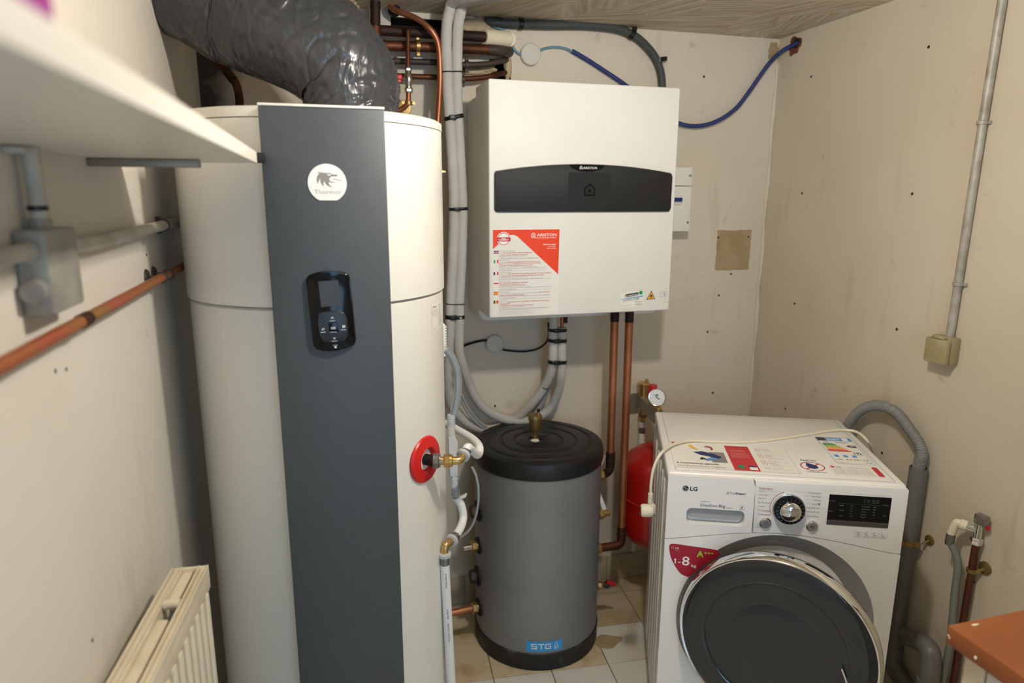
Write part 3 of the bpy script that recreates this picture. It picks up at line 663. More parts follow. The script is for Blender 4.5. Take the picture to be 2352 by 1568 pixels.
tab = [(xc - 0.058 + 0.116 * k / 24, arc_top(xc - 0.058 + 0.116 * k / 24, bx0, bx1, bz1, bzc) - 0.0005) for k in range(25)] + [(xc + 0.058 - 0.116 * k / 24, 1.6615 - 0.018 * math.sin(PI * k / 24) ** 0.6) for k in range(1, 24)]
MB().prism(tab[::-1], o, XU, ZU, 0.0088).build('brand_tab', 'black_gloss', bn)
def house(b, cx, cz, s, off):
    b.flat([(cx - s * .5, cz - s * .5), (cx + s * .5, cz - s * .5), (cx + s * .5, cz - s * .36), (cx - s * .5, cz - s * .36)], o, XU, ZU, off)
    b.flat([(cx - s * .5, cz - s * .36), (cx - s * .36, cz - s * .36), (cx - s * .36, cz + s * .10), (cx, cz + s * .40), (cx, cz + s * .58), (cx - s * .5, cz + s * .17)], o, XU, ZU, off)
    b.flat([(cx + s * .5, cz - s * .36), (cx + s * .5, cz + s * .17), (cx, cz + s * .58), (cx, cz + s * .40), (cx + s * .36, cz + s * .10), (cx + s * .36, cz - s * .36)], o, XU, ZU, off)
    b.flat([(cx - s * .14, cz - s * .22), (cx + s * .14, cz - s * .22), (cx + s * .14, cz + s * .02), (cx, cz + s * .16), (cx - s * .14, cz + s * .02)], o, XU, ZU, off)
b = MB(); house(b, 0.7665, 1.6555, 0.0095, 0.0092); b.text('ARISTON', (0.7735, 1.6515), 0.0068, o, XU, ZU, 0.0092, width=0.0455, bold=0.012); b.build('lettering', 'print_white', bn)
MB().prism(rrect(0.7265, 1.5405, 0.8665, 1.6415, 0.008), o, XU, ZU, 0.0083).build('screen_cover', 'black_satin', bn)
b = MB(); house(b, 0.7965, 1.5885, 0.036, 0.0088); b.build('emblem', 'black_gloss', bn)
# warranty sticker
S0 = (0.4925, 1.2195); sx0, sx1, sz0, sz1 = 0.4905, 0.7035, 1.2075, 1.4695
def sp(px, py):   # pixel of the enlarged sticker view -> plane
    return (sx0 + (px - 205) / 968 * (sx1 - sx0), sz1 - (py - 190) / 1230 * 0.2625)
sk = MB().prism(rrect(sx0, 1.2055, sx1, sz1, 0.002), o, XU, ZU, 0.0004).build('warranty_sticker', 'white_enamel', fc)
red = [(205,190),(1174,190),(1164,845),(560,290),(530,272),(490,263),(450,266),(430,285),(300,400),(282,388),(205,460)]
b = MB().flat([sp(*p) for p in red[::-1]], o, XU, ZU, 0.0007); bmesh.ops.triangulate(b.bm, faces=b.bm.faces); b.build('red_field', 'sticker_red', sk)
b = MB().disc(0.0212, sp(358,318), o, XU, ZU, 0.0009); b.build('seal_disc', 'print_white', sk)
b = MB().ring2(0.0170, 0.0188, sp(358,318), o, XU, ZU, 0.0011); b.rect(*sp(262,352), *sp(456,295), o, XU, ZU, 0.0013); b.build('seal_ring', 'print_red', sk)
b = MB(); b.text('FREE', sp(358,318), 0.0035, o, XU, ZU, 0.0016, align='c', bold=0.03, width=0.013); b.text('WARRANTY', sp(358,341), 0.0042, o, XU, ZU, 0.0016, align='c', bold=0.03, width=0.032)
house(b, sp(787,262)[0], sp(787,265)[1], 0.0128, 0.001)
b.text('ARISTON', sp(838,287), 0.0085, o, XU, ZU, 0.001, width=0.064, bold=0.012); b.text('The home of sustainable comfort', sp(758,314), 0.0034, o, XU, ZU, 0.001, width=0.0815, bold=0.015)
b.text('Nimbus range', sp(1122,414), 0.0044, o, XU, ZU, 0.001, width=0.041, align='r', bold=0.02); b.text('Air/water', sp(1122,444), 0.0040, o, XU, ZU, 0.001, width=0.025, align='r'); b.text('heat pump', sp(1122,470), 0.0040, o, XU, ZU, 0.001, width=0.029, align='r')
b.build('white_lettering', 'print_white', sk)
g, r = MB(), MB()
LN = [('g','To our valued customers,',290,494,528),('g','enjoy',290,522,340),('r','full warranty & free certified commissioning*',348,522,776),('r','1. Contact Ariston Customer Service Now',290,551,706),('g','on ariston.com or at +44 03 33 240 87 77',290,571,690),('g','2. Ariston Customer Service activates your warranty coverage',290,596,868),
 ('g','Gentile cliente,',290,626,432),('g','per attivare',290,656,400),('r','gratuitamente la garanzia convenzionale del pro-',406,654,895),('r','dotto',290,678,340),('g','e conoscere i',348,677,484),('r','programmi di assistenza garantita Ariston*',490,675,914),('r','1. Contatta il Centro Assistenza Ariston piu vicino',290,702,788),('g','chiamando allo +39 0732 63 35 28 o sul sito ariston.com',290,722,840),('g','2. Il Centro Assistenza Ariston convalidera la garanzia del prodotto diret-',290,746,984),('g','tamente a casa tua',290,768,474),
 ('g','A nos chers clients,',290,799,476),('g','profitez de la',290,826,418),('r','garantie totale & de la certification gratuite de votre installation*',424,824,1068),('r','1. Contactez des maintenant une station technique agreee Ariston',290,852,954),('g','sur ariston.com/fr ou au +33 09 69 32 15 32',290,872,716),('g','2. Le Service Client Ariston active la prise en compte de la garantie',290,896,938),
 ('g','Szanowni Klienci,',290,933,458),('r','aby uzyskac pelna gwarancje producenta*',290,956,714),('r','1. Skontaktuj sie z infolinia serwisowa',290,984,672),('g','pod numerem +48 12 420 22 20 wewnetrzny 1',290,1006,742),('g','2. Umow sie na pierwsze uruchomienie urzadzenia z Autoryzowanym Serwisem i',290,1026,1066),('g','ciesz sie pelna gwarancja',290,1049,538),
 ('g','Estimado cliente,',290,1086,450),('g','1. Entre en www.ariston.com/es-es o llame al +34 910 602 442',290,1110,886),('r','para solicitar la',894,1102,1044),('r','puesta en marcha gratuita del equipo*',290,1134,672),('g','2. El Servicio Tecnico Oficial validara la garantia y le explicara las posibilidades',290,1150,1044),('g','de extension de garantia',290,1174,530),
 ('g','Stimate client,',290,1212,424),('g','pentru a avea',290,1240,424),('r','garantie comerciala completa si verificarea instalarii corecte a',430,1232,1044),('r','echipamentului*',290,1262,452),('r','1. Contactati un centru de service autorizat Ariston',290,1286,796),('g','pe ariston.com sau la +40 0372 768 276',290,1308,678),('g','2. Centrul de service autorizat Ariston va prelua echipamentul in garantie',290,1332,986)]
for c, s, x0, y0, x1 in LN: (g if c == 'g' else r).text(s, sp(x0, y0), 0.0030, o, XU, ZU, 0.0008, width=(x1 - x0) / 968 * (sx1 - sx0), bold=0.0 if c == 'g' else 0.02)
for k, x1 in enumerate((715,745,815,770,740,780,650)): g.text('Offer subject to terms and conditions, see the warranty section of the installation manual', sp(294, 1350 + k * 10.6), 0.0011, o, XU, ZU, 0.0008, width=(x1 - 294) / 968 * (sx1 - sx0))
for y0, y1, x1 in ((608,604,868),(776,768,985),(904,898,1070),(1058,1048,1066),(1186,1172,1064),(1340,1322,1058)): g.rect(*sp(290, y0 - 1), *sp(x1, y0 - 3), o, XU, ZU, 0.0008)
g.build('grey_lettering', 'print_grey', sk); r.build('red_lettering', 'print_red', sk)
F = {k: MB() for k in ('flag_green', 'flag_red', 'flag_navy', 'flag_yellow', 'print_white')}
def fr(k, x0, y0, x1, y1, off=0.0008): F[k].rect(*sp(x0, y1), *sp(x1, y0), o, XU, ZU, off)
fr('flag_green', 215,614,237,660); fr('print_white', 237,614,261,660); fr('flag_red', 261,614,283,660)
fr('flag_navy', 213,786,236,830); fr('print_white', 236,786,260,830); fr('flag_red', 260,786,282,830)
fr('print_white', 212,922,281,942); fr('flag_red', 212,942,281,959)
fr('flag_red', 211,1072,280,1084); fr('flag_yellow', 211,1084,280,1105); fr('flag_red', 211,1105,280,1117); fr('flag_red', 228,1090,240,1102, 0.001)
fr('flag_navy', 211,1200,234,1245); fr('flag_yellow', 234,1200,257,1245); fr('flag_red', 257,1200,280,1245)
fr('flag_navy', 216,482,285,524); fr('print_white', 216,496,285,510, 0.0009); fr('print_white', 244,482,257,524, 0.0009); fr('flag_red', 216,500,285,506, 0.001); fr('flag_red', 247,482,254,524, 0.001)
for k, mb_ in F.items(): mb_.build('flag_print', k, sk)
# rating sticker, flame sign, manual sign
def lp_(px, py):
    X = 0.9330 + (px - 870) * (0.00013 / 1.0) * 1.062; Z = 1.2575 - (py - 440) * 0.000135 + (px - 870) * 0.0000034; return (X, Z)
rs = MB().flat([lp_(760,770), lp_(1350,745), lp_(1350,360), lp_(760,405)], o, XU, ZU, 0.0004).build('rating_sticker', 'sticker_white', fc)
b = MB().flat([lp_(878,520), lp_(1220,482), lp_(1216,402), lp_(875,442)], o, XU, ZU, 0.0007); b.build('brand_block', 'print_dark', rs)
b = MB(); q = lp_(955,503); b.text('ARISTON', (0, 0), 0.0058, (q[0], BY0, q[1]), Vector((0.995, 0, 0.10)), Vector((-0.1, 0, 0.995)), 0.001, width=0.0345, bold=0.01); house(b, *lp_(910,490), 0.0065, 0.001); b.build('lettering', 'print_white', rs)
b = MB(); random.seed(3); x = 830
while x < 1238:
    wd = random.choice((4, 6, 8, 12)); b.flat([lp_(x, 618 - (x - 830) * .08), lp_(x + wd, 618 - (x + wd - 830) * .08), lp_(x + wd, 560 - (x + wd - 830) * .08), lp_(x, 560 - (x - 830) * .08)], o, XU, ZU, 0.0007); x += wd + random.choice((6, 8, 14))
for s, x, y, wd in (('3300947 - 2022', 795,640,0.024), ('Made in Italy - EU', 1060,622,0.025), ('Ariston Thermo S.p.A. Viale A. Merloni', 770,704,0.039), ('60044 Fabriano (AN) Italy', 770,728,0.036)): b.text(s, lp_(x, y), 0.0016, o, XU, ZU, 0.0007, width=wd)
b.ring2(0.0, 0.001, lp_(1240,675), o, XU, ZU, 0.0007, n=8); b.text('R-410A', lp_(1150,690), 0.0028, o, XU, ZU, 0.0007, width=0.022, bold=0.01)
for y in (640, 712): b.rect(*lp_(1135, y + 3), *lp_(1335, y - 2), o, XU, ZU, 0.0007)
b.build('barcode_print', 'print_grey', rs)
MB().flat([lp_(758,563), lp_(1345,516), lp_(1345,492), lp_(758,554)], o, XU, ZU, 0.0011).build('blue_tape', 'tape_blue', rs)
MB().disc(0.0066, lp_(1277,420), o, XU, ZU, 0.0011).build('green_dot', 'dot_green', rs)
ss = MB().flat([lp_(1425,604), lp_(1662,604), lp_(1556,384)], o, XU, ZU, 0.0005).build('flame_sign', 'print_dark', fc)
MB().flat([lp_(1448,592), lp_(1640,592), lp_(1556,410)], o, XU, ZU, 0.0008).build('sign_field', 'sign_yellow', ss)
fm = [(1505,578),(1600,578),(1600,566),(1505,566)]
b = MB().flat([lp_(*p) for p in fm], o, XU, ZU, 0.0011); b.flat([lp_(*p) for p in [(1530,556),(1514,530),(1530,498),(1546,480),(1550,462),(1566,490),(1582,505),(1584,532),(1572,556),(1562,540),(1548,524),(1544,544)]], o, XU, ZU, 0.0011)
bmesh.ops.triangulate(b.bm, faces=b.bm.faces); b.build('flame', 'print_dark', ss)
b = MB()
def stroke(b, pts, w_, o, u, v, off):
    for a, c in zip(pts, pts[1:]):
        a, c = Vector(a), Vector(c); d = c - a
        if d.length < 1e-9: continue
        n_ = Vector((-d.y, d.x)).normalized() * w_ / 2; b.flat([a + n_, a - n_, c - n_, c + n_], o, u, v, off)
stroke(b, [lp_(*p) for p in [(1785,555),(1788,435),(1825,440),(1872,425),(1920,440),(1958,432),(1952,552),(1915,545),(1868,552),(1825,560),(1785,555)]], 0.0005, o, XU, ZU, 0.0006); stroke(b, [lp_(1872,425), lp_(1868,552)], 0.0005, o, XU, ZU, 0.0006)
b.text('i', lp_(1902,525), 0.008, o, XU, ZU, 0.0006, bold=0.04); b.text('42 00 0000 7800', lp_(1895,690), 0.0015, o, XU, ZU, 0.0006, width=0.02); b.build('manual_sign', 'print_dark', fc)

# ================================================================== OLD PIPEWORK ON THE BACK WALL
def toceil(p, q):
    """continue the line p -> q up to the ceiling"""
    p, q = Vector(p), Vector(q); t = (ZC + 0.01 - p.z) / (q.z - p.z); return p + (q - p) * t
def clampring(parent, c, axis, r, wallp, m='brass_matt'):
    b = MB().lathe([(r + 0.001, -0.007), (r + 0.0035, -0.006), (r + 0.0035, 0.006), (r + 0.001, 0.007)], c, axis, 20)
    ax = Vector(axis).normalized(); up = ax.cross(Vector((0, 1, 0))).normalized()
    for s in (-1, 1): b.box(Vector(c) + up * s * (r + 0.008) - Vector((0.006, 0.004, 0.006)), Vector(c) + up * s * (r + 0.008) + Vector((0.006, 0.004, 0.006)), 0.001)
    b.tube([c, wallp], 0.004, 8); return b.build('pipe_clamp', m, parent)
h1 = thing('copper_pipe', 'topmost horizontal copper pipe, ending in a ribbed cream sleeve', 'pipe', (0.4639, 2.2700, 2.0692), group='copper pipes under the ceiling')
MB().tube([(-0.1964, 2.2700, 2.0714), (0.1031, 2.2700, 2.0699), (0.5354, 2.2700, 2.0708)], 0.0155, 18).build('tube', 'copper_dark', h1)
a, c = Vector((0.5297, 2.2700, 2.0705)), Vector((0.6222, 2.3000, 2.0755)); L_ = resample([a, c], 0.0012)
MB().tube(L_, lambda i, n: 0.0235 + (0.0012 if (i // 2) % 2 else -0.0008), 22).build('ribbed_sleeve', 'plastic_ivory', h1)
MB().tube([c, c + Vector((0.012, 0.055, 0))], 0.0225, 20).build('sleeve_end', 'plastic_ivory', h1)
h2 = thing('copper_pipe', 'second horizontal copper pipe from the ceiling, with a brass clamp', 'pipe', (0.4634, 2.2700, 2.0314), group='copper pipes under the ceiling')
MB().tube([(0.0751, 2.2700, 2.0272), (0.1960, 2.2700, 2.0266), (0.5483, 2.2700, 2.0334)], 0.0155, 18).build('tube', 'copper_old', h2)
MB().tube(spline([(0.5410, 2.2700, 2.0330), (0.5787, 2.2750, 2.0334), (0.6118, 2.3000, 2.0359), (0.6412, 2.3700, 2.0478)], 6), 0.0168, 18).build('elbow', 'iron_dark', h2)
clampring(h2, (0.3152, 2.2700, 2.0308), (1, 0, 0.02), 0.0155, Vector((0.3152, 2.2700, 2.0308)) + Vector((0, 0.075, 0)))
h3 = thing('iron_pipe', 'thin dark horizontal pipe third from the ceiling', 'pipe', (0.4620, 2.2800, 1.9844))
MB().tube(spline([(0.0992, 2.2800, 1.9802), (0.3558, 2.2800, 1.9869), (0.4620, 2.2800, 1.9844), (0.5444, 2.2850, 1.9920), (0.5925, 2.3000, 2.0065), (0.6444, 2.3700, 2.0270)], 6), 0.0095, 14).build('tube', 'iron_dark', h3)
clampring(h3, (0.4735, 2.2800, 1.9849), (1, 0, 0), 0.0095, Vector((0.4735, 2.2800, 1.9849)) + Vector((0, 0.065, 0)), 'iron_dark')
h4 = thing('copper_pipe', 'lowest thin horizontal copper pipe, just above the white wall unit', 'pipe', (0.4557, 2.2800, 1.9415), group='copper pipes under the ceiling')
MB().tube(spline([(0.1237, 2.2800, 1.9380), (0.3547, 2.2800, 1.9422), (0.4557, 2.2800, 1.9415), (0.5295, 2.2850, 1.9496), (0.5850, 2.3000, 1.9654), (0.6445, 2.3700, 1.9863)], 6), 0.0085, 14).build('tube', 'copper_old', h4)
clampring(h4, (0.4586, 2.2800, 1.9389), (1, 0, 0), 0.0085, Vector((0.4586, 2.2800, 1.9389)) + Vector((0, 0.065, 0)), 'iron_dark')
v1 = thing('copper_riser', 'thick dark copper riser dropping from the ceiling into a tee', 'pipe', (0.1810, 2.2500, 2.0219))
MB().tube([toceil((0.1810, 2.2500, 2.0219), (0.1847, 2.2500, 2.1139)), (0.1810, 2.2500, 2.0219)], 0.0155, 18).build('tube', 'copper_dark', v1)
MB().tube([(0.1831, 2.2500, 2.0743), (0.1808, 2.2500, 2.0168)], 0.0185, 18).tube([(0.1595, 2.2620, 2.0242), (0.2126, 2.2620, 2.0247)], 0.0180, 18).build('tee', 'copper_old', v1)
v2 = thing('copper_pipe', 'bare copper pipe curving down from the ceiling hole to the water heater', 'pipe', (0.3703, 2.2000, 1.9011))
MB().tube(spline([(0.2297, 2.3200, 2.1689), (0.2441, 2.2600, 2.1302), (0.3011, 2.2200, 2.1012), (0.3389, 2.2000, 2.0720), (0.3623, 2.2000, 2.0424), (0.3710, 2.2000, 2.0028), (0.3724, 2.2000, 1.9396), (0.3701, 2.2000, 1.8882), (0.3628, 2.2000, 1.8036), (0.3506, 2.1900, 1.6903), (0.3358, 2.1700, 1.4738), (0.310, 2.16, 1.20), (0.300, 2.16, 0.60), (0.300, 2.16, 0.002)], 8), 0.0092, 14).build('tube', 'copper', v2)
MB().lathe([(0.018, -0.01), (0.020, 0.0), (0.014, 0.012)], (0.2473, 2.2900, 2.1351), (0.1, -0.8, -0.4), 18).build('rubber_grommet', 'black_rubber', v2)
v3 = thing('valve_pipe', 'thin copper pipe with a brass ball valve and red lever', 'valve', (0.2747, 2.2200, 1.9254))
MB().tube([(0.2788, 2.2200, 2.0639), (0.2754, 2.2200, 1.9509)], 0.0072, 14).build('upper_tube', 'copper_old', v3)
MB().tube([(0.2678, 2.2620, 2.0722), (0.2813, 2.2400, 2.0683), (0.2786, 2.2220, 2.0494)], 0.0085, 12).build('tee', 'copper_dark', v3)
vb = Vector((0.2759, 2.2200, 1.9217)); b = MB(); nut(b, vb + Vector((0, 0, 0.024)), ZU, 0.011, 0.012); nut(b, vb + Vector((0, 0, -0.038)), ZU, 0.0125, 0.014)
b.lathe([(0.009, 0.026), (0.010, 0.018), (0.014, 0.010), (0.0145, -0.008), (0.0105, -0.016), (0.0105, -0.026)], vb, ZU, 20); b.tube([vb, vb + Vector((-0.022, -0.012, 0))], 0.006, 12); b.build('ball_valve', 'nickel', v3)
MB().box(vb + Vector((-0.040, -0.020, -0.004)), vb + Vector((-0.020, -0.012, 0.012)), 0.003).box(vb + Vector((-0.040, -0.018, -0.012)), vb + Vector((-0.024, -0.012, -0.002)), 0.002).build('lever', 'red_handle', v3)
MB().tube(spline([(0.2750, 2.2200, 1.8922), (0.2742, 2.2200, 1.8639), (0.2649, 2.2150, 1.8435), (0.2439, 2.2000, 1.8282), (0.2186, 2.1900, 1.8173), (0.1909, 2.1800, 1.8052)], 8), 0.0080, 14).build('lower_tube', 'copper', v3)
q = Vector((0.2739, 2.2200, 1.8522)); b = MB().lathe([(0.009, -0.006), (0.0125, -0.005), (0.0125, 0.005), (0.009, 0.006)], q, ZU, 18); b.lathe([(0.026, 0), (0.024, 0.004), (0.006, 0.006), (0.005, 0.11)], Vector((q.x, YB, q.z)), (0, -1, 0), 24)
for s in (-1, 1): b.lathe([(0.005, -0.006), (0.005, 0.006)], q + Vector((s * 0.016, 0, 0)), (0, 1, 0), 10)
b.build('wall_clamp', 'brass_matt', v3)
v4 = thing('copper_pipe', 'curved copper pipe in the dark corner behind the black duct', 'pipe', (-0.2189, 2.2000, 1.8534))
MB().tube(spline([(-0.3067, 2.2400, 1.9758), (-0.2812, 2.2200, 1.9546), (-0.2508, 2.2000, 1.9233), (-0.2266, 2.2000, 1.8902), (-0.2189, 2.2000, 1.8534), (-0.2196, 2.2000, 1.8136), (-0.2258, 2.2000, 1.7181), (-0.2355, 2.2000, 1.5292), (-0.255, 2.20, 1.0), (-0.255, 2.20, 0.5), (-0.255, 2.20, 0.002)], 8), 0.0118, 14).build('tube', 'copper_old', v4)
MB().tube([(-0.2487, 2.2000, 1.9211), (-0.2288, 2.2000, 1.8924)], 0.0132, 14).build('coupling', 'copper_dark', v4)
v5 = thing('copper_riser', 'copper riser seen just above the bend of the black duct', 'pipe', (0.0608, 2.2400, 2.0850))
MB().tube([toceil((0.0599, 2.2400, 2.0668), (0.0637, 2.2400, 2.1154)), (0.0567, 2.2400, 2.0300)], 0.0160, 16).build('tube', 'copper', v5)
sl = Vector((0.1087, 2.2500, 2.1209)); b = MB(); pts = spline([(sl.x - 0.03, sl.y, ZC), (sl.x - 0.005, sl.y - 0.01, ZC - 0.03), (sl.x + 0.02, sl.y - 0.01, ZC - 0.055)], 14)
b.tube(pts, lambda i, n: 0.034 + 0.003 * math.sin(i * 1.3) - 0.014 * (i / n) ** 3, 22)
tag(b.build('pipe_lagging', 'plaster_rough', origin=sl, smooth=70), 'ribbed scrap of old pale lagging hanging from the ceiling', 'lagging')

# ================================================================== INSULATED REFRIGERANT LINES
rp = thing('insulated_pipe_pair', 'pair of pale grey foam insulated pipes strapped with black ties', 'pipes', (0.4172, 2.2000, 1.5277))
lt = [(0.60, 1.75, 2.122), (0.50, 1.95, 2.122), (0.4160, 2.1600, 2.1423), (0.4038, 2.1900, 2.1220), (0.3954, 2.2000, 2.0793), (0.3930, 2.2000, 2.0166), (0.3945, 2.2000, 1.9470), (0.3960, 2.2000, 1.8763), (0.4003, 2.2000, 1.8047), (0.4067, 2.2000, 1.6783), (0.4100, 2.2000, 1.5291), (0.4032, 2.2000, 1.3726), (0.3934, 2.2000, 1.2205), (0.3908, 2.2000, 1.1540), (0.3884, 2.2200, 1.0596), (0.3888, 2.2600, 0.9409), (0.4130, 2.3000, 0.8224), (0.4877, 2.3150, 0.7392), (0.5705, 2.3150, 0.7198), (0.6499, 2.3100, 0.7537), (0.6895, 2.2900, 0.7976), (0.7234, 2.2700, 0.8464), (0.7465, 2.2500, 0.8953), (0.7573, 2.2200, 0.9532), (0.7577, 2.2000, 1.0126), (0.7561, 2.2000, 1.1104), (0.7530, 2.2000, 1.1989)]
rt_ = [(0.655, 1.75, 2.122), (0.555, 1.95, 2.122), (0.4493, 2.1600, 2.1447), (0.4390, 2.1900, 2.1244), (0.4308, 2.2000, 2.0815), (0.4272, 2.2000, 2.0185), (0.4248, 2.2000, 1.9484), (0.4251, 2.2000, 1.8775), (0.4269, 2.2000, 1.8055), (0.4322, 2.2000, 1.6787), (0.4374, 2.2000, 1.5290), (0.4324, 2.2000, 1.3720), (0.4230, 2.2000, 1.2194), (0.4221, 2.2000, 1.1526), (0.4231, 2.2200, 1.0576), (0.4370, 2.2400, 0.9994), (0.4625, 2.2700, 0.9298), (0.4932, 2.2900, 0.8601), (0.5325, 2.3000, 0.8059), (0.5814, 2.3050, 0.7715), (0.6350, 2.3050, 0.7515), (0.6963, 2.3000, 0.7461), (0.7545, 2.2900, 0.7700), (0.7866, 2.2700, 0.8162), (0.7971, 2.2400, 0.8828), (0.7935, 2.2100, 0.9533), (0.7903, 2.2000, 1.0170), (0.7882, 2.2000, 1.1229)]
def foam(i, n): return 0.0170 + 0.0004 * math.sin(i * 0.9)
MB().tube(resample(spline(lt, 8), 0.008), foam, 18).build('foam_tube', 'foam_grey', rp, smooth=60)
MB().tube(resample(spline(rt_, 8), 0.008), foam, 18).build('foam_tube', 'foam_grey', rp, smooth=60)
MB().tube([(0.7902, 2.2000, 1.1040), (0.7884, 2.2000, 1.1974)], 0.0065, 14).build('bare_copper_end', 'copper', rp)
MB().tube([(0.8054, 2.2120, 1.1308), (0.8041, 2.2120, 1.1949)], 0.009, 12).build('black_sleeve', 'black_rubber', rp)
def strap(p, q, h, extra=0.0185, tail=True, m='tie_black'):
    """band round both tubes at the pair of centres p, q"""
    p, q = Vector(p), Vector(q); u = (q - p); L = u.length; u.normalize(); n_ = Vector((0, -1, 0)); n_ = (n_ - u * n_.dot(u)).normalized(); up = u.cross(n_).normalized(); out = []
    for k in range(17): a = PI / 2 + PI * k / 16; out.append(p + (u * math.cos(a) + n_ * math.sin(a)) * extra)
    for k in range(17): a = -PI / 2 + PI * k / 16; out.append(q + (u * math.cos(a) + n_ * math.sin(a)) * extra)
    b = MB(); k = len(out); A = [b.bm.verts.new(x + up * h) for x in out]; B = [b.bm.verts.new(x - up * h) for x in out]
    for i in range(k): b.bm.faces.new((A[i], A[(i + 1) % k], B[(i + 1) % k], B[i]))
    if tail: c = (p + q) / 2 - u * L * 0.25 + n_ * (extra + 0.002); b.box(c - Vector((0.011, 0.004, h * 1.25)), c + Vector((0.011, 0.003, h * 1.25)), 0.0015)
    o_ = b.build('cable_tie', m, rp); s_ = o_.modifiers.new('thickness', 'SOLIDIFY'); s_.thickness = 0.0015; return o_
for p, q, h in (((0.3944, 2.2000, 1.9457), (0.4247, 2.2000, 1.9471), 0.0018), ((0.4004, 2.2000, 1.8087), (0.4270, 2.2000, 1.8148), 0.0060), ((0.4100, 2.2000, 1.5277), (0.4374, 2.2000, 1.5290), 0.0045), ((0.3934, 2.2000, 1.2176), (0.4229, 2.2000, 1.2164), 0.0015), ((0.3912, 2.2000, 1.1733), (0.4223, 2.2000, 1.1720), 0.0065), ((0.7561, 2.2000, 1.1104), (0.7885, 2.2000, 1.1088), 0.0055), ((0.7567, 2.2000, 1.0728), (0.7893, 2.2000, 1.0710), 0.0060), ((0.7580, 2.2000, 0.9951), (0.7908, 2.2000, 0.9930), 0.0062)): strap(p, q, h, tail=h > 0.003)
q = Vector((0.7472, 2.2520, 0.8914)); d = Vector((0.7528, 2.2350, 0.9252)) - Vector((0.7408, 2.2620, 0.8658)); MB().lathe([(0.0185, -0.0018), (0.0185, 0.0018)], q, d, 22, caps=False).build('cable_tie', 'tie_black', rp)
wc = thing('cable_bundle', 'two thin grey cables sagging behind the insulated pipes', 'cables', (0.4427, 2.2700, 0.8602))
for k in (0, 1):
    MB().tube(spline([Vector(p) + Vector((0.0115, 0.004, 0.002)) * k for p in ((0.3799, 2.2500, 1.0535), (0.3928, 2.2600, 0.9880), (0.4181, 2.2700, 0.9041), (0.4476, 2.2800, 0.8340), (0.4843, 2.2900, 0.7748), (0.5348, 2.3050, 0.7265), (0.6125, 2.3150, 0.6987), (0.6875, 2.3100, 0.7280), (0.7403, 2.3000, 0.7954), (0.7586, 2.2800, 0.8592), (0.7657, 2.2500, 0.9499), (0.7671, 2.2400, 1.0654), (0.7683, 2.2400, 1.1920))], 8), 0.0048, 8).build('cable', 'cable_grey', wc)

# ------------------------------------------------------------------ junction boxes and cables round the wall unit
def rosebox(name, label, p, r, h=0.022):
    p = Vector(p); o_ = thing(name, label, 'junction box', (p.x, YB, p.z), group='round junction boxes')
    MB().lathe([(r, 0), (r, h * 0.6), (r - 0.001, h * 0.62)], (p.x, YB, p.z), (0, -1, 0), 40).build('base', 'junction_box', o_)
    MB().lathe([(r + 0.001, h * 0.62), (r + 0.001, h - 0.003), (r - 0.002, h), (0, h)], (p.x, YB, p.z), (0, -1, 0), 40).build('lid', 'junction_box', o_); return o_
rosebox('junction_box', 'round cream junction box on the wall above the white wall unit', (0.7053, 2.3250, 2.0388), 0.0345)
rosebox('junction_box', 'round grey junction box on the wall below the white wall unit', (0.5771, 2.3250, 1.0418), 0.0315)
bc = thing('black_cable', 'thin black cable running from the lower round box to the pipes', 'cable', (0.6844, 2.3350, 1.0072))
MB().tube(spline([(0.6079, 2.3300, 1.0177), (0.6475, 2.3350, 1.0093), (0.6928, 2.3350, 1.0050), (0.7370, 2.3300, 1.0119), (0.7608, 2.3100, 1.0331), (0.7555, 2.2500, 1.0720), (0.7398, 2.2000, 1.1190), (0.7346, 2.1900, 1.1366)], 8), 0.0036, 8).build('cable', 'black_rubber', bc)
for k in (0, 1): MB().tube(spline([Vector(p) + Vector((0, 0, 0.004)) * k for p in ((0.4320, 2.3000, 1.0362), (0.4656, 2.3250, 1.0416), (0.5031, 2.3350, 1.0486), (0.5323, 2.3350, 1.0535), (0.5506, 2.3300, 1.0536))], 6), 0.0024, 8).build('cable', 'black_rubber', bc)
bl = thing('blue_grey_cable', 'thin pale blue cable through the upper round junction box', 'cable', (0.6469, 2.3350, 2.0567))
MB().tube(spline([(0.5705, 2.3300, 2.1188), (0.6002, 2.3300, 2.1126), (0.6251, 2.3330, 2.0959), (0.6408, 2.3350, 2.0646), (0.6586, 2.3330, 2.0432), (0.6823, 2.3300, 2.0343)], 8), 0.0040, 8).build('cable', 'cable_blue', bl)
MB().tube(spline([(0.7314, 2.3300, 2.0494), (0.7578, 2.3350, 2.0615), (0.7937, 2.3350, 2.0677), (0.8293, 2.3330, 2.0651), (0.8634, 2.3300, 2.0524)], 8), 0.0040, 8).build('cable', 'cable_blue', bl)
def corrug(pts, r, pitch, depth, seg=16):
    q = resample(spline(pts, 14), pitch / 4); return MB().tube(q, lambda i, n: r - depth * (1.0 if i % 4 in (2, 3) else 0.0), seg)
bq = thing('blue_conduit', 'dark blue corrugated conduit sweeping up to the ceiling corner', 'conduit', (1.4362, 2.3250, 1.8412))
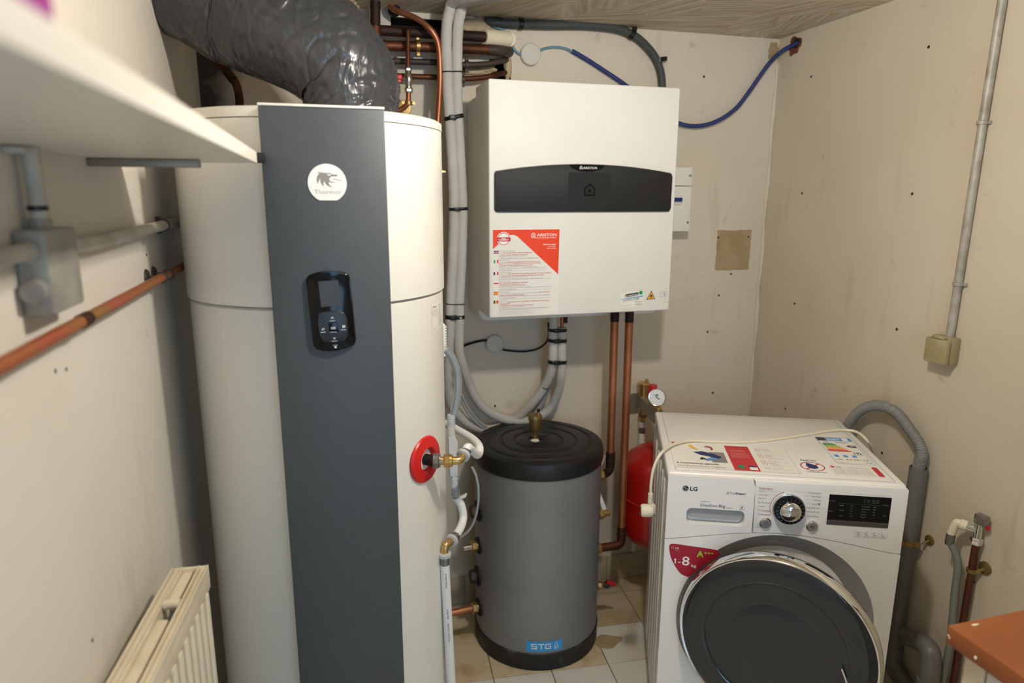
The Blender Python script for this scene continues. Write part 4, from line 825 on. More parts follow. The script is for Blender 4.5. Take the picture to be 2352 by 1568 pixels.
corrug([(0.8538, 2.3300, 2.0575), (0.9130, 2.3320, 2.0314), (0.9793, 2.3320, 1.9976), (1.0497, 2.3300, 1.9599), (1.1134, 2.3250, 1.9178), (1.1934, 2.3250, 1.8671), (1.2655, 2.3250, 1.8345), (1.3196, 2.3250, 1.8239), (1.3824, 2.3250, 1.8288), (1.4446, 2.3250, 1.8507), (1.5059, 2.3250, 1.8914), (1.5531, 2.3250, 1.9473), (1.5979, 2.3250, 2.0091), (1.6395, 2.3200, 2.0653), (1.6665, 2.2900, 2.0976), (1.6840, 2.2280, 2.1132)], 0.0078, 0.0035, 0.0008, 12).build('tube', 'conduit_blue', bq, smooth=50)
dk = thing('grey_conduit', 'thick dark grey corrugated conduit curving down behind the wall unit', 'conduit', (0.9051, 2.3200, 2.1378))
corrug([(0.5543, 2.4000, 2.1605), (0.5599, 2.3350, 2.1340), (0.5982, 2.3220, 2.1282), (0.6666, 2.3200, 2.1281), (0.7642, 2.3200, 2.1316), (0.8734, 2.3200, 2.1386), (0.9693, 2.3200, 2.1391), (1.0346, 2.3200, 2.1320), (1.0883, 2.3200, 2.1127), (1.1369, 2.3200, 2.0783), (1.1692, 2.3200, 2.0425), (1.1887, 2.3200, 1.9998), (1.1964, 2.3200, 1.9530), (1.1997, 2.3200, 1.8937)], 0.0145, 0.0046, 0.0016, 18).build('tube', 'conduit_dark', dk, smooth=50)
for p, ax in (((0.6666, 2.3200, 2.1281), (1, 0, 0)), ((1.0697, 2.3200, 2.1215), (1, 0, -0.55)), ((1.1811, 2.3200, 2.0432), (0.25, 0, -1))):
    b = MB().lathe([(0.0152, -0.008), (0.0175, -0.007), (0.0175, 0.007), (0.0152, 0.008)], p, ax, 22); n_ = Vector(ax).normalized().cross(Vector((0, 1, 0))); c = Vector(p) + n_ * 0.019; b.box(c - Vector((0.007, 0.010, 0.007)), c + Vector((0.007, 0.006, 0.007)), 0.002); b.build('clip', 'tie_black', dk)
lump('socket_block', 'black_rubber', (0.5879, 2.3400, 2.1436), (0.024, 0.01, 0.012), dk, 4.0, 0.2)
# breaker box
e0, e1 = Vector((1.3075, 2.2650, 1.6738)), Vector((1.3140, 2.2650, 1.4432))
bb_ = thing('breaker_box', 'white plastic breaker box half hidden behind the wall unit', 'breaker box', (1.25, YB, e1.z))
zz = lambda t: e1.z + (e0.z - e1.z) * t
MB().box((1.175, 2.265, e1.z), (e0.x, YB - 0.001, zz(0.705)), 0.003).build('lower_cover', 'plastic_white', bb_)
MB().box((1.175, 2.267, zz(0.715)), (e0.x, YB - 0.001, e0.z), 0.003).build('upper_cover', 'plastic_white', bb_)
MB().box((1.19, 2.258, zz(0.42)), (e0.x - 0.043, 2.2655, zz(0.62)), 0.002).build('breaker', 'plastic_white', bb_)
MB().box((1.20, 2.247, zz(0.47)), (e0.x - 0.045, 2.259, zz(0.53)), 0.002).build('switch', 'conduit_blue', bb_)
for z in (zz(0.87), zz(0.14)): MB().lathe([(0.0045, 0), (0.0045, 0.002), (0.003, 0.0025)], (e0.x - 0.009, 2.267, z), (0, -1, 0), 14).build('screw', 'steel', bb_)

# ================================================================== BUFFER TANK
GC = Vector((0.676, 2.105, 0)); GR = 0.2205
bt = thing('buffer_tank', 'squat grey cylindrical storage tank with a black ribbed lid', 'tank', GC)
MB().lathe([(GR, 0.055), (GR, 0.695)], GC, ZU, 96).build('body', 'tank_grey', bt)
prof = [(GR + 0.0035, 0.687), (GR + 0.0045, 0.690), (GR + 0.0045, 0.728), (GR, 0.739), (GR - 0.012, 0.7445)]
for rr in (0.178, 0.128, 0.080): prof += [(rr + 0.010, 0.7445), (rr + 0.006, 0.7405), (rr + 0.001, 0.7400), (rr - 0.003, 0.7440), (rr - 0.006, 0.7450)]
prof += [(0.050, 0.7450), (0.044, 0.7475), (0.036, 0.7475), (0.030, 0.7430), (0.022, 0.7420), (0.020, 0.7380), (0, 0.7380)]
MB().lathe(prof, GC, ZU, 96).build('lid', 'tank_black', bt)
MB().lathe([(GR - 0.01, 0.001), (GR + 0.002, 0.003), (GR + 0.004, 0.063), (GR, 0.066)], GC, ZU, 96).build('base_ring', 'tank_black_dusty', bt)
def gcyl(th, z, r=GR): return Vector((GC.x + r * math.sin(th), GC.y - r * math.cos(th), z))
t0 = math.atan2(0.579 - GC.x, GC.y - 1.906); gw = lambda r: (lambda s, h: gcyl(t0 + s / GR, 0.074 + h, r))
lb = wrapped(MB(), 0.122, 0.038, gw(GR + 0.0006), 14).build('brand_label', 'stg_blue', bt, smooth=60)
b = MB(); k_ = 0.0135; sw = 0.0034
def gl(x0, y0, x1, y1): 
    n_ = 4; vs = []; fs = []
    for i in range(n_ + 1): vs += [gw(GR + 0.001)(x0 + (x1 - x0) * i / n_, y0), gw(GR + 0.001)(x0 + (x1 - x0) * i / n_, y1)]
    for i in range(n_): fs.append((2 * i, 2 * i + 2, 2 * i + 3, 2 * i + 1))
    b.faces(vs, fs)
yb, yt = 0.009, 0.029; ym = (yb + yt) / 2
for x0 in (0.016,): gl(x0, yt - sw, x0 + 0.020, yt); gl(x0, ym - sw / 2, x0 + 0.020, ym + sw / 2); gl(x0, yb, x0 + 0.020, yb + sw); gl(x0, ym, x0 + sw, yt); gl(x0 + 0.020 - sw, yb, x0 + 0.020, ym)
x0 = 0.0395; gl(x0, yt - sw, x0 + 0.021, yt); gl(x0 + 0.0088, yb, x0 + 0.0122, yt)
x0 = 0.0635; gl(x0, yt - sw, x0 + 0.020, yt); gl(x0, yb, x0 + 0.020, yb + sw); gl(x0, yb, x0 + sw, yt); gl(x0 + 0.020 - sw, yb, x0 + 0.020, ym + sw / 2); gl(x0 + 0.009, ym - sw / 2, x0 + 0.020, ym + sw / 2)
fx_ = lambda pts, w_: [b.faces([gw(GR + 0.001)(p[0] - w_, p[1]), gw(GR + 0.001)(p[0] + w_, p[1]), gw(GR + 0.001)(q[0] + w_, q[1]), gw(GR + 0.001)(q[0] - w_, q[1])], [(0, 1, 2, 3)]) for p, q in zip(pts, pts[1:])]
fx_([(0.0945, 0.0205), (0.0955, 0.0255), (0.1005, 0.0325)], 0.0006); fx_([(0.1005, 0.0325), (0.1035, 0.0245), (0.1085, 0.0165), (0.1075, 0.0095), (0.1035, 0.0065)], 0.0009)
for i in range(3): gl(0.0945, 0.0065 + i * 0.0045, 0.1030, 0.0085 + i * 0.0045)
b.build('brand_lettering', 'print_white', lb)
wrapped(MB(), 0.030, 0.028, lambda s, h: gcyl(math.radians(62) + s / GR, 0.692 + h, GR + 0.0052), 5).build('type_label', 'print_grey', bt)
# automatic air vent on the lid
AV = Vector((0.664, 2.105, 0))
av = MB().lathe([(0.009, 0.738), (0.009, 0.752), (0.0115, 0.753), (0.0115, 0.760), (0.007, 0.761), (0.007, 0.778), (0.020, 0.780), (0.0215, 0.784), (0.0215, 0.818), (0.0245, 0.819), (0.0250, 0.830), (0.0235, 0.835), (0, 0.836)], AV, ZU, 32).build('air_vent', 'brass_matt', bt)
MB().lathe([(0.0055, 0.835), (0.0055, 0.845), (0.004, 0.846)], AV + Vector((0.010, -0.004, 0)), ZU, 12).build('vent_screw', 'brass', av)
MB().lathe([(0.0042, 0.843), (0.005, 0.846), (0.005, 0.856), (0.003, 0.857)], AV + Vector((0.010, -0.004, 0)), ZU, 12).build('vent_cap', 'black_rubber', av)
lump('sealing_hemp', 'plastic_ivory', AV + Vector((-0.002, -0.008, 0.745)), (0.013, 0.010, 0.006), bt, 7.0, 0.5)
# ports left and right
def port(th, z, r=0.024, m='brass_matt', L=0.03, name='port_nut'):
    p = gcyl(math.radians(th), z, GR - 0.004); n_ = Vector((math.sin(math.radians(th)), -math.cos(math.radians(th)), 0))
    MB().lathe([(r * 1.5, 0), (r * 1.5, 0.008), (r * 1.2, 0.010)], p, n_, 28).build('port_gasket', 'black_rubber', bt)
    b = MB().lathe([(r * 0.8, 0.006), (r * 0.8, 0.016)], p, n_, 20); nut(b, p + n_ * 0.014, n_, r, L - 0.012); b.build(name, m, bt); return p + n_ * L, n_
PR_ = {}
for key, th, z, r in (('r1', 90, 0.585, 0.021), ('r2', 88, 0.438, 0.020), ('r3', 90, 0.296, 0.021), ('r4', 82, 0.165, 0.014), ('l1', -84, 0.516, 0.024), ('l2', -84, 0.386, 0.020), ('l3', -88, 0.262, 0.024), ('l4', -84, 0.148, 0.021)): PR_[key] = port(th, z, r, 'iron_dark' if key in ('l1', 'l3') else 'brass')
p, n_ = PR_['l2']; MB().tube([p, p + n_ * 0.03], 0.013, 16).build('port_stub', 'nickel', bt)
p, n_ = PR_['l4']
cl = thing('copper_elbow', 'copper elbow leaving the dark tank low on its left side', 'pipe', p)
MB().tube(bend([p - n_ * 0.01, p + n_ * 0.115, p + n_ * 0.115 + Vector((-0.02, 0.06, 0.0)), p + n_ * 0.115 + Vector((-0.02, 0.255, 0.0))], 0.03), 0.0125, 16).build('tube', 'copper', cl)
p, n_ = PR_['r4']; dv = thing('drain_valve', 'small brass drain cock with a red lever on the tank', 'valve', p)
MB().tube([p - n_ * 0.008, p + n_ * 0.022], 0.009, 14).lathe([(0.010, -0.010), (0.012, -0.004), (0.012, 0.008), (0.006, 0.010), (0.006, 0.020)], p + n_ * 0.018, (0, -0.3, 1), 14).build('body', 'iron_dark', dv)
q = p + n_ * 0.018 + Vector((0, -0.006, 0.020)); MB().prism([(-0.004, 0.004), (0.030, -0.012), (0.034, -0.022), (0.022, -0.022), (-0.006, -0.006)], q + Vector((0, -0.002, 0)), XU, ZU, 0.008, 0.002).build('lever', 'red_handle', dv)

# ------------------------------------------------------------------ copper risers from the wall unit to the tank
for nm, key, xx, yy, lab in (('copper_riser', 'r1', 0.962, 2.13, 'left copper riser from the wall unit to the upper tank port'), ('copper_riser', 'r3', 1.006, 2.105, 'right copper riser from the wall unit to the lower tank port')):
    p, n_ = PR_[key]; r_ = thing(nm, lab, 'pipe', (xx, yy, p.z), group='copper risers under the wall unit')
    top = Vector((xx - 0.004, yy, BZ0 + 0.03)); el = Vector((xx, yy, p.z)); ax = (top - el).normalized()
    MB().tube([top, el + ax * 0.055], 0.0142, 20).build('tube', 'copper', r_)
    MB().tube([top, top - ax * 0.085], 0.0152, 20).build('soldered_joint', 'copper_dark', r_)
    MB().tube(bend([el + ax * 0.075, el, p - n_ * 0.006], 0.024), [0.0165] * 2 + [0.0158] * 6 + [0.0150], 20, caps=True).build('elbow', 'copper_dark' if key == 'r1' else 'copper_old', r_)
    MB().lathe([(0.0165, 0), (0.0178, 0.002), (0.0178, 0.006), (0.0165, 0.008)], el + ax * 0.04, ax, 20).build('bead', 'copper_dark', r_)
p, n_ = PR_['r2']
wpi = thing('white_hose', 'short white pipe curling up from the middle tank port', 'pipe', p)
MB().tube([p - n_ * 0.005, p + n_ * 0.028], 0.011, 16).lathe([(0.0135, 0.004), (0.0135, 0.012)], p, n_, 16).build('brass_stub', 'brass', wpi)
MB().tube(spline([p + n_ * 0.012 + Vector((0, 0.012, 0.010)), p + Vector((0.000, 0.03, 0.05)), p + Vector((-0.012, 0.06, 0.10)), p + Vector((0.02, 0.10, 0.135)), p + Vector((0.07, 0.16, 0.15))], 8), 0.010, 14).build('pipe', 'pipe_white', wpi)

# ------------------------------------------------------------------ expansion vessel and safety group
EC = Vector((1.168, 2.152, 0)); ER = 0.135
ev = thing('expansion_vessel', 'red steel expansion vessel standing behind the washing machine', 'expansion tank', (EC.x, EC.y, 0.245))
pr = []
for k in range(13): a = -PI / 2 + (PI / 2) * k / 12; pr.append((ER * math.cos(a), 0.345 + 0.095 * math.sin(a)))
pr += [(ER, 0.455), (ER + 0.0035, 0.457), (ER + 0.0035, 0.463), (ER, 0.465)]
for k in range(13): a = (PI / 2) * k / 12; pr.append((ER * math.cos(a), 0.565 + 0.095 * math.sin(a)))
MB().lathe(pr, EC, ZU, 64).build('vessel', 'red_enamel', ev)
MB().lathe([(0.022, 0.655), (0.022, 0.668), (0.012, 0.670), (0.012, 0.700), (0.017, 0.701), (0.017, 0.715)], EC, ZU, 20).build('connector', 'galvanised', ev)
MB().tube([EC + Vector((0.0, 0.10, 0.50)), EC + Vector((0, 0.179, 0.50))], 0.012, 12).build('wall_strap', 'steel', ev)
sg = thing('safety_group', 'steel wall bracket carrying brass vent, red valve and gauge', 'safety group', (1.14, YB, 0.80))
bx = 1.135
b = MB().box((1.118, YB - 0.004, 0.722), (1.168, YB - 0.0005, 0.806), 0.002)
b.prism([(1.103, 2.02), (1.107, 2.02), (1.164, 2.341), (1.160, 2.341)], (0, 0, 0.760), XU, YU, 0.045)
b.prism([(1.107, 2.02), (1.140, 2.02), (1.197, 2.341), (1.164, 2.341)], (0, 0, 0.801), XU, YU, 0.004)
b.build('bracket', 'galvanised', sg)
q = Vector((1.1758, 2.3120, 0.7106)); q.z = 0; b = MB().lathe([(0.011, 0.70), (0.011, 0.782), (0.010, 0.784), (0.010, 0.796), (0.013, 0.797), (0.0235, 0.803), (0.0235, 0.843), (0.0255, 0.844), (0.0255, 0.853), (0.022, 0.857), (0, 0.857)], q, ZU, 28); b.lathe([(0.006, 0.855), (0.006, 0.869)], q + Vector((0.010, 0, 0)), ZU, 12); b.build('air_vent', 'brass', sg)
q2 = Vector((1.1678, 2.2250, 0.8526)); q2.z = 0; MB().lathe([(0.012, 0.805), (0.012, 0.825), (0.015, 0.827), (0.015, 0.836)], q2, ZU, 20).build('valve_body', 'brass_matt', sg)
MB().lathe([(0.016, 0.834), (0.017, 0.837), (0.017, 0.868), (0.0155, 0.872), (0.013, 0.872)], q2, ZU, 20).build('valve_cap', 'red_handle', sg)
q3 = Vector((1.1282, 2.1000, 0.8257)); q3.z = 0; MB().lathe([(0.010, 0.804), (0.010, 0.815), (0.012, 0.820), (0.010, 0.828), (0.006, 0.832), (0.006, 0.842)], q3, ZU, 20).build('gauge_stem', 'brass', sg)
gcn = Vector((1.1130, 2.0850, 0.8690)); gn = Vector((-0.50, -0.82, 0.22)).normalized(); gg = MB().lathe([(0.0300, -0.018), (0.0315, -0.016), (0.0315, 0.004), (0.030, 0.006), (0.0275, 0.005)], gcn, gn, 40).build('gauge_case', 'chrome', sg)
gu = Vector((-gn.y, gn.x, 0)).normalized(); gu = -gu if gu.x < 0 else gu; gv = gn.cross(gu); gv = gv if gv.z > 0 else -gv
if gu.cross(gv).dot(gn) < 0: gu = -gu
MB().disc(0.0275, (0, 0), gcn, gu, gv, 0.0052).build('gauge_dial', 'gauge_face', gg)
b = MB()
for k in range(9):
    a = math.radians(225 - 270 * k / 8); c, s = math.cos(a), math.sin(a); b.flat([(c * 0.020 - s * 0.0004, s * 0.020 + c * 0.0004), (c * 0.020 + s * 0.0004, s * 0.020 - c * 0.0004), (c * 0.0245 + s * 0.0004, s * 0.0245 - c * 0.0004), (c * 0.0245 - s * 0.0004, s * 0.0245 + c * 0.0004)], gcn, gu, gv, 0.0058)
a = math.radians(146); c, s = math.cos(a), math.sin(a); b.flat([(c * 0.022, s * 0.022), (-c * 0.012 - s * 0.0016, -s * 0.012 + c * 0.0016), (-c * 0.012 + s * 0.0016, -s * 0.012 - c * 0.0016)], gcn, gu, gv, 0.0064); b.disc(0.002, (0, 0), gcn, gu, gv, 0.0066, 12)
b.build('needle', 'print_black', gg)
MB().ring2(0.005, 0.011, (0, 0), gcn, gu, gv, 0.0061, math.radians(60), math.radians(125), 10).build('green_zone', 'gauge_green', gg)
b = MB(); nut(b, q + Vector((0, 0, 0.716)), ZU, 0.019, 0.014); b.lathe([(0.011, 0.690), (0.011, 0.716)], q, ZU, 16); b.build('union_nut', 'brass_matt', sg)
MB().lathe([(0.0155, 0.675), (0.0155, 0.697)], q, ZU, 16).build('ring', 'plastic_frost', sg)
MB().tube([q + Vector((0, 0, 0.682)), q + Vector((0, 0.0, 0.40)), q + Vector((0.0, 0.03, 0.12))], 0.0125, 16).build('white_pipe', 'pipe_white', sg)
MB().lathe([(0.0135, 0.650), (0.0135, 0.676)], q, ZU, 18).build('crimp_sleeve', 'steel', sg)

# ================================================================== WASHING MACHINE (local frame: x right, y back, z up, front face y = 0)
WA = math.radians(-23.3); WW, WD, WH = 0.600, 0.535, 0.850
wm = thing('washing_machine', 'white front loading washing machine with its round door ajar', 'washing machine', (0.847, 1.502, 0.0), WA, local=True)
o = Vector((0, 0, 0))
# cabinet: open-topped body without front, left side ribbed
b = MB(); b.box((0.004, 0.03, 0.02), (WW - 0.004, WD, 0.815), 0.006); cab = b.build('cabinet', 'washer_white', wm)
sp_ = MB().box((0.0005, 0.035, 0.04), (0.0045, WD - 0.01, 0.812))
for y in (0.075, 0.135, 0.205, 0.285, 0.375): sp_.box((-0.0040, y, 0.08), (0.002, y + 0.022, 0.800), 0.0030)
sp_.build('side_panel', 'washer_side', wm)
tp = MB().box((0, 0.014, 0.818), (WW, WD, WH), 0.007, 3).build('top_lid', 'washer_white', wm)
b = MB(); stroke(b, [(0.022, 0.030), (0.022, WD - 0.020), (WW - 0.022, WD - 0.020), (WW - 0.022, 0.030), (0.022, 0.030)], 0.0012, (0, 0, WH), XU, YU, 0.0003); b.build('top_groove', 'print_grey', tp)
# front: control fascia above the curved seam, lower front with round opening
def seam(x): return 0.664 + 0.036 * math.sin(PI * min(max(x / WW, 0), 1)) ** 1.3
N_ = 40
fas = [(x, seam(x)) for x in [WW * k / N_ for k in range(N_ + 1)]] + [(WW, 0.842), (WW - 0.006, 0.8465), (0.006, 0.8465), (0, 0.842)]
left = [p for p in fas[:N_ + 1] if p[0] <= 0.2245] + [(0.2245, seam(0.2245)), (0.2245, 0.826), (0.219, 0.8465), (0.006, 0.8465), (0, 0.842)]
rightp = [(0.2265, seam(0.2265))] + [p for p in fas[:N_ + 1] if p[0] > 0.2265] + [(WW, 0.842), (WW - 0.006, 0.8465), (0.221, 0.8465), (0.2265, 0.826)]
O3 = Vector((0, 0.032, 0))
# drawer front, with a handle recess
REC = rrect(0.053, 0.712, 0.203, 0.757, 0.014, 5)
b = MB(); hole = REC
def holed(b, outer, inner, y0, y1):
    """front plate between y0 (front) and y1 with a hole, front ring triangulated"""
    bm = b.bm; A = [bm.verts.new((p[0], y0, p[1])) for p in outer]; B = [bm.verts.new((p[0], y0, p[1])) for p in inner]
    es = [bm.edges.new((A[i], A[(i + 1) % len(A)])) for i in range(len(A))] + [bm.edges.new((B[i], B[(i + 1) % len(B)])) for i in range(len(B))]
    bmesh.ops.triangle_fill(bm, use_beauty=True, use_dissolve=False, edges=es)
    for ring_ in (A, B):
        C_ = [bm.verts.new((v.co.x, y1, v.co.z)) for v in ring_]; k = len(ring_)
        for i in range(k): bm.faces.new((ring_[i], ring_[(i + 1) % k], C_[(i + 1) % k], C_[i]))
holed(b, left, REC, 0.0, 0.032); dw = b.build('drawer_front', 'washer_white', wm)
MB().flat(REC[::-1], (0, 0.024, 0), XU, ZU, 0).build('recess_back', 'washer_white', dw)
MB().prism([(0.053, 0.758), (0.203, 0.758), (0.203, 0.738), (0.196, 0.728), (0.180, 0.724), (0.076, 0.724), (0.060, 0.728), (0.053, 0.738)], (0, 0.022, 0), XU, ZU, 0.012).build('drawer_pull', 'recess_grey', dw)
MB().prism([(0.062, 0.712), (0.196, 0.712), (0.200, 0.722), (0.192, 0.730), (0.066, 0.730), (0.056, 0.722)], (0, 0.030, 0), XU, ZU, 0.008, 0.002).build('recess_floor', 'washer_white', dw)
fa = MB().prism(rightp, O3, XU, ZU, 0.032, 0.002).build('fascia', 'washer_white', wm)
# lower front with opening
DC = (0.300, 0.437); DRo = 0.258
low = [(0, 0.03), (WW, 0.03)] + [(x, seam(x) - 0.002) for x in [WW * k / N_ for k in range(N_, -1, -1)]]
circ = lambda r, n=72: [(DC[0] + r * math.cos(2 * PI * k / n), DC[1] + r * math.sin(2 * PI * k / n)) for k in range(n)]
b = MB(); holed(b, low, circ(DRo), 0.0, 0.032); lf = b.build('lower_front', 'washer_white', wm)
dish = MB().lathe([(DRo, 0.0), (DRo - 0.012, -0.006), (0.205, -0.034), (0.200, -0.036)], (DC[0], 0, DC[1]), (0, -1, 0), 96, caps=False).build('door_dish', 'dish_grey', wm)
MB().lathe([(0.200, -0.036), (0.190, -0.045), (0.165, -0.075), (0.160, -0.13), (0, -0.13)], (DC[0], 0, DC[1]), (0, -1, 0), 72, caps=False).build('door_gasket', 'dish_dark', wm)
for fx0, fy0 in ((0.04, 0.05), (0.56, 0.05), (0.04, 0.49), (0.56, 0.49)): MB().lathe([(0.020, 0.0), (0.022, 0.004), (0.020, 0.012), (0.010, 0.014), (0.010, 0.024)], (fx0, fy0, 0), ZU, 20).build('foot', 'black_rubber', wm)
b = MB(); b.rect(0.249, 0.664, 0.333, 0.680, (0, 0.0045, 0), XU, ZU, 0)
# plate on the dish rim
dpl = MB()
def ondish(x, z): 
    r = math.hypot(x - DC[0], z - DC[1]); t = (DRo - 0.012 - r) / (DRo - 0.012 - 0.205); return Vector((x, 0.006 + 0.028 * t - 0.0008, z))
for i in range(8):
    xs_ = [0.258 + 0.075 * (i + k) / 8 for k in (0, 1)]; dpl.faces([ondish(xs_[0], 0.663), ondish(xs_[1], 0.663), ondish(xs_[1], 0.679), ondish(xs_[0], 0.679)], [(0, 1, 2, 3)])
b.bm.free(); pl = dpl.build('rating_plate', 'button_silver', dish)
b = MB()
for s, x, z, wd in (('F84902WH', 0.260, 0.675, 0.024), ('220-240 V~ 50 Hz', 0.298, 0.675, 0.032), ('2100 W  10 A  IPX4', 0.298, 0.671, 0.032), ('0,1 - 1,0 MPa', 0.298, 0.667, 0.030), ('CE', 0.272, 0.665, 0.006)): b.text(s, (x, z), 0.0024, o, XU, ZU, wrap=lambda a, c: ondish(a, c) + Vector((0, -0.0006, 0)), width=wd)
b.build('plate_print', 'print_dark', dish)
# door, hinged on the left and standing ajar
DA = math.radians(22.0); DR = 0.236; dcn = Vector((0.2705, -0.132, 0.452))
du_ = Vector((math.cos(DA), -math.sin(DA), 0)); dn = Vector((-math.sin(DA), -math.cos(DA), 0)); dvv = Vector((0, 0, 1))
door = MB().lathe([(DR + 0.006, -0.030), (DR + 0.009, -0.026), (DR + 0.009, -0.014), (DR + 0.006, -0.004), (DR + 0.002, 0.001), (DR - 0.002, -0.001)], dcn, dn, 128, caps=False).build('door', 'chrome', wm)
gp = [(DR - 0.001, -0.001)] + [(DR * (1 - k / 12) ** 0.9, 0.0 + 0.018 * math.sin(PI / 2 * (k / 12) ** 0.8)) for k in range(1, 9)] + [(0.05, 0.017), (0, 0.0175)]
MB().lathe([(DR - 0.0005, -0.002), (DR - 0.008, 0.0015), (0.212, 0.004), (0.186, 0.0055), (0.178, 0.0045), (0.172, 0.000), (0.166, -0.010), (0.158, -0.0145), (0.150, -0.013), (0.135, -0.007), (0.11, -0.001), (0.07, 0.004), (0, 0.006)], dcn, dn, 128).build('door_glass', 'door_glass', door)
MB().lathe([(DR - 0.020, -0.046), (0.16, -0.050), (0.15, -0.075), (0.11, -0.10), (0, -0.105)], dcn, dn, 72, caps=False).build('door_bowl', 'door_inner', door)
MB().lathe([(DR - 0.022, -0.050), (DR - 0.004, -0.047), (DR + 0.004, -0.040), (DR + 0.007, -0.029)], dcn, dn, 128, caps=False).build('door_frame', 'dish_dark', door)
b = MB(); q = dcn + dn * 0.0062
hl = spline([(0.157, 0.004, 0), (0.170, -0.026, 0), (0.184, -0.066, 0), (0.193, -0.110, 0), (0.190, -0.135, 0)], 6); stroke(b, [(p.x, p.y) for p in hl], 0.0034, q + dn * 0.0012, du_, dvv, 0.0); b.build('handle_line', 'chrome', door)
b = MB(); b.box((0.060, -0.030, 0.40), (0.085, 0.012, 0.50), 0.004); b.build('door_hinge', 'dish_dark', wm)
# prints on the drawer front
def fr_text(b, s, x, z, cap, wd=None, al='l', bold=0.0, off=0.0006, sh=0.0): b.text(s, (x, z), cap, o, XU, ZU, off, width=wd, align=al, bold=bold, shear=sh)
b = MB(); b.disc(0.0082, (0.0465, 0.812), o, XU, ZU, 0.0006, 36); fr_text(b, 'LG', 0.0585, 0.8065, 0.0115, 0.0190, bold=0.02); b.build('brand_mark', 'print_black', dw)
b = MB(); b.ring2(0.0062, 0.0068, (0.0465, 0.812), o, XU, ZU, 0.001, math.radians(60), math.radians(370), 30); b.rect(0.0460, 0.8085, 0.0468, 0.8155, o, XU, ZU, 0.001); b.rect(0.0460, 0.8085, 0.0492, 0.8092, o, XU, ZU, 0.001); b.rect(0.0490, 0.8120, 0.0533, 0.8127, o, XU, ZU, 0.001); b.disc(0.0010, (0.0437, 0.8148), o, XU, ZU, 0.001, 12); b.build('brand_face', 'print_white', dw)
b = MB(); fr_text(b, 'INVERTER', 0.0885, 0.7765, 0.0022, 0.0235); fr_text(b, 'DirectDrive', 0.0880, 0.7635, 0.0078, 0.0440); fr_text(b, '8kg', 0.1350, 0.7635, 0.0085, 0.0165); fr_text(b, 'F84902WH', 0.1535, 0.7625, 0.0022, 0.0180)
fr_text(b, 'True', 0.1600, 0.8035, 0.0060, 0.0145); fr_text(b, 'Steam', 0.1755, 0.8035, 0.0060, 0.0250, bold=0.02); fr_text(b, 'TM', 0.2010, 0.8080, 0.0018)
b.ring2(0.0016, 0.0022, (0.1560, 0.8075), o, XU, ZU, 0.0006, n=14); b.ring2(0.0022, 0.0028, (0.1555, 0.8045), o, XU, ZU, 0.0006, n=14)
stroke(b, rrect(0.1885, 0.7600, 0.2010, 0.7735, 0.0005, 1) + [rrect(0.1885, 0.7600, 0.2010, 0.7735, 0.0005, 1)[0]], 0.0003, o, XU, ZU, 0.0006); fr_text(b, '6', 0.1922, 0.7645, 0.0068, bold=0.01, sh=0.3); fr_text(b, 'MOTION', 0.1905, 0.7613, 0.0018, 0.0088); b.build('model_print', 'print_dark', dw)
# programme dial
KC = Vector((0.3115, 0, 0.7735)); ky = (0, -1, 0)
MB().lathe([(0.0420, 0.0), (0.0420, 0.004), (0.0405, 0.007), (0.0385, 0.008)], KC, ky, 64).build('dial_ring', 'chrome', fa)
kb = MB().lathe([(0.0395, 0.006), (0.0385, 0.016), (0.0360, 0.019), (0.0260, 0.020)], KC, ky, 64).build('dial', 'black_gloss', fa)
MB().lathe([(0.0270, 0.019), (0.0268, 0.026), (0.0240, 0.030), (0.0150, 0.0345), (0, 0.036)], KC, ky, 64).build('dial_cap', 'chrome', kb)
b = MB()
for k in range(20):
    a = 2 * PI * k / 20; c, s = math.cos(a), math.sin(a); b.flat([(KC.x + c * 0.030 - s * 0.0004, KC.z + s * 0.030 + c * 0.0004), (KC.x + c * 0.030 + s * 0.0004, KC.z + s * 0.030 - c * 0.0004), (KC.x + c * 0.0345 + s * 0.0004, KC.z + s * 0.0345 - c * 0.0004), (KC.x + c * 0.0345 - s * 0.0004, KC.z + s * 0.0345 + c * 0.0004)], o, XU, ZU, 0.0198)
b.build('dial_marks', 'button_silver', kb)
b = MB(); b.ring2(0.0455, 0.0466, (KC.x, KC.z), o, XU, ZU, 0.0006, math.radians(108), math.radians(206), 30); fr_text(b, '*Cycles vapeur', 0.2325, 0.8235, 0.0045, 0.036, sh=0.2); b.rect(0.2340, 0.8215, 0.2690, 0.8219, o, XU, ZU, 0.0006); fr_text(b, 'Anti-allergie', 0.2425, 0.7605, 0.0044, 0.0235); fr_text(b, 'Defroissage vapeur', 0.2425, 0.7495, 0.0042, 0.0265)
for z in (0.7615, 0.7505): stroke(b, [(0.2355, z), (0.2400, z), (0.2400, z + 0.0042), (0.2355, z + 0.0042), (0.2355, z)], 0.0005, o, XU, ZU, 0.0006)
b.build('steam_print', 'print_crimson', fa)
b = MB()
for s, z, wd, ln in (('Coton', 0.8155, 0.0145, 0.296), ('Coton Eco', 0.8050, 0.0245, 0.283), ('Mix 40\u00b0C', 0.7945, 0.0205, 0.275), ('Synth\u00e9tiques', 0.7835, 0.0310, 0.269), ('Couette', 0.7720, 0.0185, 0.265)):
    fr_text(b, s, 0.2345, z, 0.0046, wd); b.rect(0.2345 + wd + 0.003, z + 0.0022, ln, z + 0.0025, o, XU, ZU, 0.0006)
